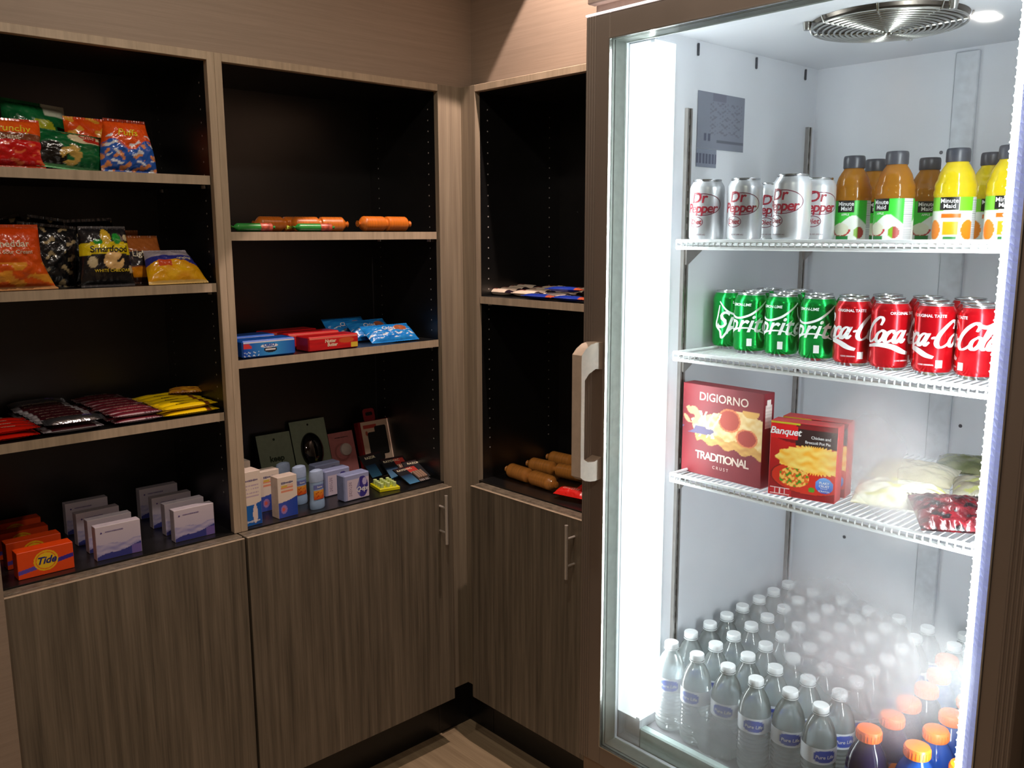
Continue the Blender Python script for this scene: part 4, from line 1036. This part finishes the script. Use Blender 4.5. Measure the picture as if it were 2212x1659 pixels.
# middle bookcase, upper shelf: rolls of crackers
Z21, Z22 = 1.6905, 1.3575
CRK = mat('cracker_orange', S(214, 116, 34), .35, var=.15, scale=220, stretch=(1, .05, .05), coat=.7)
def roll_prof(L, r, waist=.26, n=48):
    P = [(.0001, -L/2-.012)]
    P.append((r*.42, -L/2-.010)); P.append((r*.20, -L/2-.003))
    for i in range(n+1):
        t = i/n; x = -L/2+L*t
        e = min(t, 1-t)*n; rr = r*(min(1, .55+.45*e/3))
        if waist: rr *= 1-waist*math.exp(-((t-.5)*L/(.006 if waist < .5 else .010))**4)
        rr *= 1-.03*(i % 2)
        P.append((rr, x))
    P += [(r*.20, L/2+.003), (r*.42, L/2+.010), (.0001, L/2+.012)]
    return P
CR = empty('cracker_roll'); MB().lathe(roll_prof(.170, .022), 28, axis='x', cap=False).build('wrapper', CRK, CR)
GRN = mat('green_wrapper', S(52, 150, 66), .3, coat=.5, var=.1); RWE = mat('red_white_end', S(190, 90, 70), .35, var=.6, scale=90); LIME = mat('lime_end', S(170, 186, 40), .4, var=.3, scale=90)
GR = empty('mint_roll')
MB().lathe(roll_prof(.105, .0105, 0), 20, axis='x', cap=False).build('wrapper', GRN, GR)
MB().lathe([(.0108, .018), (.0113, .020), (.0113, .050), (.0106, .052)], 20, axis='x', cap=False).build('label_band', RWE, GR)
MB().grid(lambda u, v: (-.058-.022*u, .010*(v-.5)*2*(1-.3*u), .006*math.sin(v*9+u*3)*u), 8, 8, 0).build('twisted_end', LIME, GR)
for i, (x, y, z, rz, lb) in enumerate([(-.272, .034, .0225, 2, 'double roll of orange crackers at the front of the upper middle shelf'), (-.400, .190, .0225, -6, 'double roll of orange crackers behind the green rolls, right one'), (-.505, .215, .0225, 4, 'double roll of orange crackers behind the green rolls, left one')]):
    place(CR, i, (x, y, Z21+z), math.radians(rz), lb, 'crackers', 'cracker rolls')
for i, (x, y, rz, lb) in enumerate([(-.690, .030, 2, 'green sweet roll at the left end of the upper middle shelf'), (-.510, .030, -3, 'green sweet roll with lime twisted end beside the orange crackers')]):
    place(GR, i, (x, y, Z21+.0115), math.radians(rz), lb, 'sweets', 'green sweet rolls')
# middle bookcase, lower shelf: cookie packs
BLUEC = mat('blue_pack', S(20, 90, 190), .28, coat=.5); 
def oreo_art(u, v):
    c = mixc(S(20, 70, 180), S(60, 160, 225), 1-abs(u-.55)*1.8)
    if v > .90: c = S(235, 235, 245)
    if el(u, v, .50, .66, .17, .13) < 1: c = S(236, 236, 240)
    if el(u, v, .52, .40, .13, .22) < 1 and v < .52: c = S(30, 32, 44)
    if el(u, v, .52, .40, .10, .14) < 1 and .36 < v < .44: c = S(236, 236, 240)
    if u < .16 and .55 < v < .88 and (u-.10) < (.88-v)*.3: c = S(220, 60, 60)
    if v < .35 and u < .3 and nz(u*40, v*10) > .5: c = S(220, 235, 245)
    return c
OR = carton('cookie_pack', .156, .047, .075, BLUEC, oreo_art, 80, 30, [(text2d('OREO', .0125, .03, 0, .95), .0, .0315, BLUEC)], bev=.004)
for i, (x, y, z, rz, lb) in enumerate([(-.664, .024, 0, -1, 'blue sandwich cookie pack at the front left of the lower middle shelf'), (-.672, .118, .002, 2, 'blue sandwich cookie pack right behind the front blue one')]):
    place(OR, i, (x, y, Z22+z), math.radians(rz), lb, 'cookie pack', 'blue cookie packs')
REDP = mat('red_pack', S(200, 26, 30), .28, coat=.5)
def nb_art(u, v):
    c = mixc(S(214, 30, 30), S(186, 20, 26), .5+.5*nz(u*5, v*5))
    if v > .88: c = S(236, 120, 100)
    if el(u, v, .76, .62, .16, .22) < 1: c = S(206, 90, 40)
    if u > .86 and v < .4: c = S(226, 190, 60)
    return c
NB = carton('cookie_pack', .166, .0415, .070, REDP, nb_art, 80, 26, [(text2d('Nutter', .0135, .03, .1, .95), -.012, .0265, CRM), (text2d('Butter', .0135, .03, .1, .95), -.006, .0155, CRM)], bev=.003)
for i, (x, y, z, rz, lb) in enumerate([(-.463, .024, 0, 1, 'red peanut cookie pack at the front of the lower middle shelf'), (-.480, .104, .004, -2, 'red peanut cookie pack second in its row'), (-.500, .190, .004, 3, 'dark red cookie pack rearmost in its row')]):
    place(NB, i, (x, y, Z22+z), math.radians(rz), lb, 'cookie pack', 'red cookie packs')
g3 = 'blue chip cookie bags'
def chip_art(u, v):
    c = mixc(S(24, 120, 210), S(40, 150, 230), .5+.5*nz(u*6, v*8))
    if .12 < v < .5 and nz(u*13, v*12, 2) > .5: c = S(226, 236, 246)
    if el(u, v, .70, .55, .14, .16) < 1: c = S(170, 96, 60)
    return c
for x, y, z, w, rx, rz, lb in [(-.235, .040, .003, .170, -58, -2, 'blue chocolate chip cookie bag lying in front by the corner post'), (-.245, .130, .004, .150, -50, 4, 'blue chocolate chip cookie bag lying behind the front one'), (-.285, .205, .002, .150, -44, 2, 'blue chocolate chip cookie bag farthest back, leaning up')]:
    pack('cookie_bag', w, .085, .036, chip_art, (x, y, Z22+z), (rx, 0, rz), lb, group=g3, seed=41+x*9, back=S(20, 100, 180), texts=[(text2d('Chips', .020, .012, .1), -.01, .045, WHITEINK)])

# middle counter: toiletries
WHB = mat('white_card', S(232, 214, 200), .45); SIDEB = WHB
def med_art(k):
    def f(u, v):
        c = S(240, 224, 208)
        edge = .42+(.10*math.cos((u-.0)*2.4) if k else -.0)-(.16*(1-u)**0 if k else 0)
        b = (.50-.12*math.sin(u*PI*.5+.9)) if k == 0 else (.38+.10*u**2)
        if v < b: c = mixc(S(20, 110, 190), S(30, 90, 180), u) if k == 0 else mixc(S(70, 90, 190), S(30, 70, 170), u)
        if k == 0:
            if el(u, v, .66, .20, .13, .17) < 1 or (abs(u-.66) < .05 and .30 < v < .42): c = S(236, 214, 206)
            if el(u, v, .10, .26, .10, .07) < 1: c = S(236, 220, 190)
            if .50 < v < .80 and .1 < u < .9 and math.sin(v*95) > .4 and nz(u*30, v*9) > -.3: c = S(200, 176, 190)
        else:
            if .60 < v < .80 and .15 < u < .8: c = S(236, 150, 120) if math.sin(v*80) > -.2 else S(240, 215, 190)
            if .74 < v < .80 and .18 < u < .5: c = S(226, 190, 80)
            if el(u, v, .28, .20, .17, .11) < 1: c = S(170, 130, 190)
            if el(u, v, .26, .20, .08, .05) < 1: c = S(220, 100, 90)
        return c
    return f
MA = carton('medicine_box', .058, .152, .045, WHB, med_art(0), 30, 80, [(marks(0, .040, .006, 9), 0, .127, MAUV), (marks(0, .040, .007, 3), 0, .012, WHITEINK)])
MBX = carton('medicine_box', .062, .118, .036, WHB, med_art(1), 36, 70, [(marks(0, .036, .007, 5), -.002, .100, NAVY)])
place(MA, 0, (-.741, .020, ZI), math.radians(3), 'tall white and blue medicine box half hidden by the divider', 'box', 'medicine boxes')
place(MA, 1, (-.715, .130, ZI), math.radians(2), 'tall white medicine box behind, leftmost of the back ones', 'box', 'medicine boxes')
place(MBX, 0, (-.632, .022, ZI), math.radians(3), 'short white and blue box standing in front with its side showing', 'box', 'medicine boxes')
place(MBX, 1, (-.640, .110, ZI), math.radians(2), 'short white and blue box standing behind the front short one', 'box', 'medicine boxes')
LBL = mat('pale_blue_plastic', S(150, 180, 214), .35)
DE = empty('deodorant_stick')
def oval(mb, prof, a=.0235, b=.0130, n=28, m=0):
    vs = [(a*k*math.cos(2*PI*i/n), b*k*math.sin(2*PI*i/n), z) for k, z in prof for i in range(n)]
    fs = [(j*n+i, j*n+(i+1) % n, (j+1)*n+(i+1) % n, (j+1)*n+i) for j in range(len(prof)-1) for i in range(n)]
    fs += [tuple(reversed(range(n))), tuple((len(prof)-1)*n+i for i in range(n))]
    return mb.add(vs, fs, m)
oval(MB(), [(.98, 0), (1.06, .004), (1.06, .020), (1.0, .026), (.96, .05), (.98, .080)]).build('body', LBL, DE)
oval(MB(), [(1.0, .0805), (1.02, .083), (1.0, .105), (.90, .112), (.55, .1155)]).build('cap', mat('pale_blue_cap', S(170, 190, 222), .3), DE)
def deo_art(u, v):
    if v > .68: return S(110, 120, 180)
    if v > .60: return S(150, 180, 214)
    return mixc(S(214, 70, 24), S(240, 176, 60), v*1.4) if nz(u*9, v*9) > -.6 else S(180, 40, 20)
dl = MB().grid(lambda u, v: (.0175*math.sin((u-.5)*2.2)/math.sin(1.1)*1.0, -(.0135*math.cos((u-.5)*1.7))-.0004, .030+.043*v), 24, 30, 0, deo_art).build('label', LABELP, DE)
mb = MB(); letter(mb, text2d('Suave', .0075, .02, .15), lambda u, v: Vector((u, -.0142, v)), 0, .0665); mb.build('lettering', WHITEINK, dl, smooth=False)
for i, (x, y, lb) in enumerate([(-.532, .036, 'pale blue deodorant stick in front with orange picture label'), (-.546, .110, 'pale blue deodorant stick standing second in its row'), (-.562, .175, 'pale blue deodorant stick rearmost in its row')]):
    place(DE, i, (x, y, ZI), math.radians(6), lb, 'deodorant', 'pale blue deodorant sticks')
QB = mat('swab_pack_blue', S(150, 160, 200), .4)
def q_art(u, v):
    c = S(214, 200, 214)
    if v > .82 or u < .10: c = S(160, 166, 204)
    if .16 < u < .30 and .1 < v < .75 and nz(u*50, v*26) > .1: c = S(150, 130, 150)
    if el(u, v, .72, .46, .24, .44) < 1 and (u-.45) > (v-.1)*.35-.10: c = S(60, 50, 140) if u > .6 else S(120, 120, 180)
    if el(u, v, .82, .66, .09, .16) < 1: c = S(190, 180, 220)
    return c
QT = carton('swab_pack', .092, .080, .040, QB, q_art, 60, 50, [(text2d('Q-tips', .020, .02, .25, .85), .018, .030, WHITEINK)], bev=.003)
for i, (x, y, lb) in enumerate([(-.400, .028, 'lilac cotton swab pack in front with a dark oval emblem'), (-.415, .112, 'lilac cotton swab pack second in its row'), (-.400, .190, 'lilac cotton swab pack rearmost in its row')]):
    place(QT, i, (x, y, ZI), math.radians(3), lb, 'swab pack', 'cotton swab packs')
# hanging cards leaning on the back panel
GREENC = mat('pale_green_card', S(150, 166, 142), .5); PINKC = mat('pink_card', S(206, 130, 130), .5)
def card(name, w, h, m, loc, rx, label):
    root = empty(name, (0, 0, 0)); MB().box((-w/2, 0, 0), (w/2, .0012, h)).build('card', m, root, smooth=False)
    root.location = loc; root.rotation_euler = (math.radians(rx), 0, 0); tag(root, label, 'card pack')
    return root
def sub(root, mb, name, m, smooth=True):
    c = mb.build(name, m, None, smooth=smooth); c.parent = root; return c
c1 = card('accessory_card', .116, .172, GREENC, (-.500, .300, ZI), -17, 'pale green hanging card with dark lettering, leftmost of the leaning cards')
mb = MB(); ps = plane_surf((0, -.0002, 0), (1, 0, 0), (0, 0, 1)); letter(mb, text2d('keep', .026, .03), ps, 0, .092); letter(mb, disc2(.004), ps, 0, .153); sub(c1, mb, 'lettering', INK('dark_green_ink', S(30, 52, 34)), False)
c2 = card('mouse_card', .128, .198, GREENC, (-.374, .300, ZI), -17, 'pale green hanging card holding a shiny black oval mouse')
mb = MB(); vs = []; n = 40
for j in range(13):
    f = j/12*PI/2
    for i in range(n): a = 2*PI*i/n; vs.append((.040*math.cos(a)*math.cos(f), -.001-.022*math.sin(f), .098+.058*math.sin(a)*math.cos(f)))
mb.add(vs, [(j*n+i, j*n+(i+1) % n, (j+1)*n+(i+1) % n, (j+1)*n+i) for j in range(12) for i in range(n)]); 
dm = sub(c2, mb, 'mouse', mat('gloss_black', (.006, .006, .007), .06, spec=.6, coat=1))
mb = MB(); letter(mb, disc2(.0035), ps, 0, .182); sub(c2, mb, 'hang_hole', BLK, False)
mb = MB(); letter(mb, ribbon([(-.012, -.004), (-.004, .012), (.012, .006), (.022, -.004)], .006, cal=.2), ps, -.0, .012); sub(c2, mb, 'emblem', mat('pale_mark', S(176, 190, 172), .5), False)
c3 = card('earbud_card', .094, .140, PINKC, (-.262, .298, ZI), -17, 'pink hanging card with a round white case')
sub(c3, MB().lathe([(.0001, -.012), (.014, -.012), (.020, -.009), (.021, -.001)], 32, (.008, 0, .080), axis='y', cap=False), 'round_case', mat('white_case', S(226, 214, 206), .35))
mb = MB(); letter(mb, ring2(.030, .007), ps, -.004, .073); sub(c3, mb, 'printed_ring', INK('rose_ink', S(180, 110, 110)), False)
mb = MB(); letter(mb, disc2(.004), ps, .004, .018); letter(mb, marks(0, .05, .004, 2), ps, 0, .122); sub(c3, mb, 'print', BLK, False)
REDB = mat('deep_red_card', S(140, 20, 24), .4)
c4 = empty('phone_charger_box', (0, 0, 0))
MB().box((-.060, 0, 0), (.060, .028, .168), bev=.001).build('carton', REDB, c4, smooth=False)
def ph_art(u, v):
    c = S(230, 200, 176)
    if .86 < v < .93 and .08 < u < .55: c = S(196, 70, 60)
    if el(u, v, .17, .76, .045, .05) < 1: c = S(190, 90, 70)
    for k in range(3):
        if el(u, v, .30+.14*k, .08, .045, .032) < 1: c = S(176, 90, 70)
    return c
MB().grid(lambda u, v: (-.052+.112*u, -.0004, .002+.164*v), 60, 80, 0, ph_art).build('printed_front', CART, c4, smooth=False)
def rrect2(w, h, r, n=6):
    P = []
    for cx, cy, a0 in ((w/2-r, h/2-r, 0), (-w/2+r, h/2-r, 90), (-w/2+r, -h/2+r, 180), (w/2-r, -h/2+r, 270)):
        for k in range(n+1): a = math.radians(a0+90*k/n); P.append((cx+r*math.cos(a), cy+r*math.sin(a)))
    return P, [tuple(range(len(P)))]
mb = MB(); p4 = plane_surf((0, -.0008, 0), (1, 0, 0), (0, 0, 1)); letter(mb, rrect2(.046, .098, .006), p4, .022, .098); letter(mb, rrect2(.054, .098, .007), plane_surf((0, -.0013, 0), (1, 0, 0), (0, 0, 1)), -.004, .080, rot=0)
sub(c4, mb, 'printed_devices', mat('charcoal_print', S(30, 29, 28), .4), False)
tb = MB(); pts, _ = rrect2(.046, .044, .010); tb.prism([(a-.004, b+.188) for a, b in pts], .012, .0135, lambda a, b, d: (a, d, b)); sub(c4, tb, 'hanging_tab', mat('tab_pink', S(150, 40, 50), .45), False)
mb = MB(); letter(mb, rrect2(.028, .012, .005), plane_surf((0, .0118, 0), (1, 0, 0), (0, 0, 1)), -.004, .192); sub(c4, mb, 'tab_slot', BLK, False)
c4.location = (-.148, .268, ZI); c4.rotation_euler = (math.radians(-15), 0, 0); tag(c4, 'red and cream phone accessory box with hanging tab, rightmost of the leaning packs', 'box')
# lighter tray, battery and razor packs
YT = empty('lighter_tray'); MB().box((-.034, -.040, 0), (.034, .040, .010), bev=.001).build('tray', mat('bright_yellow', S(228, 220, 20), .35), YT)
for i in range(3):
    for j in range(4): MB().lathe([(.0001, .010), (.0058, .010), (.0065, .012), (.0060, .024), (.0001, .026)], 14, (-.022+i*.021, -.028+j*.018, 0), cap=False).build('earplug', mat('pale_lime', S(206, 226, 150), .4), YT)
YT.location = (-.270, .072, ZI); YT.rotation_euler = (math.radians(0), 0, math.radians(-12)); tag(YT, 'bright yellow tray with pale green bumps next to the cotton swabs', 'tray')
def bat_art(k):
    def f(u, v):
        c = S(24, 24, 30)
        if v < .55 and u < .5: c = mixc(S(70, 130, 170), S(20, 50, 80), v*2)
        if k == 1 and v > .45 and .5 < u < .95: c = S(190, 60, 50) if v > .62 else (S(196, 176, 166) if math.sin(u*70) > -.4 else S(40, 36, 36))
        if k == 1 and v <= .45 and u >= .5: c = S(150, 140, 136) if math.sin(u*70) > -.4 else S(30, 28, 28)
        if v > .92: c = S(40, 20, 24)
        return c
    return f
for i, (x, y, z, rx, rz, k, lb) in enumerate([(-.155, .040, .004, -68, 5, 1, 'dark battery pack with red stripe at the front right of the counter'), (-.160, .125, .004, -56, -4, 1, 'dark battery pack with dim red stripe behind the front one'),
                                         (-.200, .185, .004, -45, 8, 0, 'black razor pack with blue corner leaning behind the yellow tray'), (-.112, .075, .004, -64, -10, 0, 'black and blue battery pack against the corner post')]):
    r = empty('battery_pack'); MB().box((-.045, 0, 0), (.045, .004, .090), bev=.0006).build('card', BLK, r, smooth=False)
    b = MB().grid(lambda u, v: (-.044+.088*u, -.0003, .001+.088*v), 40, 40, 0, bat_art(k)).build('printed_front', CART, r, smooth=False)
    if k == 1:
        for q in range(4): MB().lathe([(.0001, .012), (.0048, .012), (.0048, .048), (.0016, .049), (.0016, .051), (.0001, .051)], 12, (.006+q*.010, -.005, 0), cap=False).build('battery', mat('battery_tan', S(170, 140, 120), .35, .3), r)
    mb = MB(); letter(mb, text2d('RAYOVAC' if k else 'RAZOR', .013, .02), plane_surf((0, -.0005, 0), (1, 0, 0), (0, 0, 1)), -.008, .074); mb.build('lettering', CRM, r, smooth=False)
    r.location = (x, y, ZI+z); r.rotation_euler = (math.radians(rx), 0, math.radians(rz)); tag(r, lb, 'blister pack', 'dark blister packs')

# narrow bookcase beside the refrigerator
ZBs = 1.4915
CR2 = empty('cracker_twin_roll'); 
MB().lathe(roll_prof(.222, .0238, .62), 26, axis='x', cap=False).build('wrapper', mat('cracker_tan', S(222, 146, 66), .35, var=.15, scale=220, stretch=(1, .05, .05), coat=.5), CR2)
for i, (x, y, z, lb) in enumerate([(.092, -.212, 0, 'twin cracker roll nearest the front edge of the narrow counter'), (.212, -.206, 0, 'twin cracker roll in the middle of the narrow counter'), (.318, -.190, 0, 'twin cracker roll at the back of the narrow counter')]):
    place(CR2, i, (x, y, ZI+.0243), math.radians(-90+(-4, 6, 3, -5, 4)[i]), lb, 'crackers', 'cracker rolls on the narrow counter')
for i, (x, y, rz, lb) in enumerate([(.040, -.425, -80, 'bright red wafer pack at the front right of the narrow counter'), (.105, -.440, -98, 'bright red wafer pack behind the front red one')]):
    pack('wafer_pack', .110, .050, .032, lambda u, v: S(226, 36, 30) if not (.4 < v < .6 and .2 < u < .8 and math.sin(u*90) > 0) else S(240, 170, 150), (x, y, ZI+.016), (-80, 0, rz), lb, cat='wafer pack', group='red wafer packs', seed=51+i, back=S(200, 30, 26), nu=30, nv=14)
def cow_art(u, v):
    c = S(236, 218, 196)
    if v > .80: c = S(196, 60, 50)
    if abs(u-.42) < .05 and .3 < v < .7: c = S(120, 50, 34)
    if u > .86: c = S(34, 22, 34)
    return c
CW = bar_proto('snack_bar', .120, .034, .021, cow_art, [(marks(0, .03, .006, 7), -.02, .014, REDI)])
BW = bar_proto('snack_bar', .120, .034, .016, lambda u, v: S(36, 60, 160) if u < .86 else S(190, 90, 60), [(text2d('Crunch', .013, .02, .15), -.02, .018, CRM)])
n = 0
for r in range(4):
    for c in range(3):
        place(CW, n, (.060+r*.036, -.085-c*.128-(.01 if r % 2 else 0), ZBs+.011+.003*r), 0, 'cream snack bar with brown spots, %s row, %s from the corner' % (rowname[r], ordn[c]), 'snack bar', 'cream snack bars on the narrow shelf', rot=(math.radians(-90), 0, math.radians(-90+(r*3 % 5)-2))); n += 1
n = 0
for c in range(2):
    for l in range(1): place(BW, n, (.022, -.300-c*.128, ZBs+.009), 0, 'blue snack bar lying along the front edge of the narrow shelf, %s' % ('left' if c == 0 else 'right'), 'snack bar', 'blue snack bars on the narrow shelf', rot=(math.radians(-90), 0, math.radians(-92))); n += 1
place(BW, 2, (.060, -.372, ZBs+.031), 0, 'blue snack bar lying on top of the cream ones', 'snack bar', 'blue snack bars on the narrow shelf', rot=(math.radians(-90), 0, math.radians(-84)))
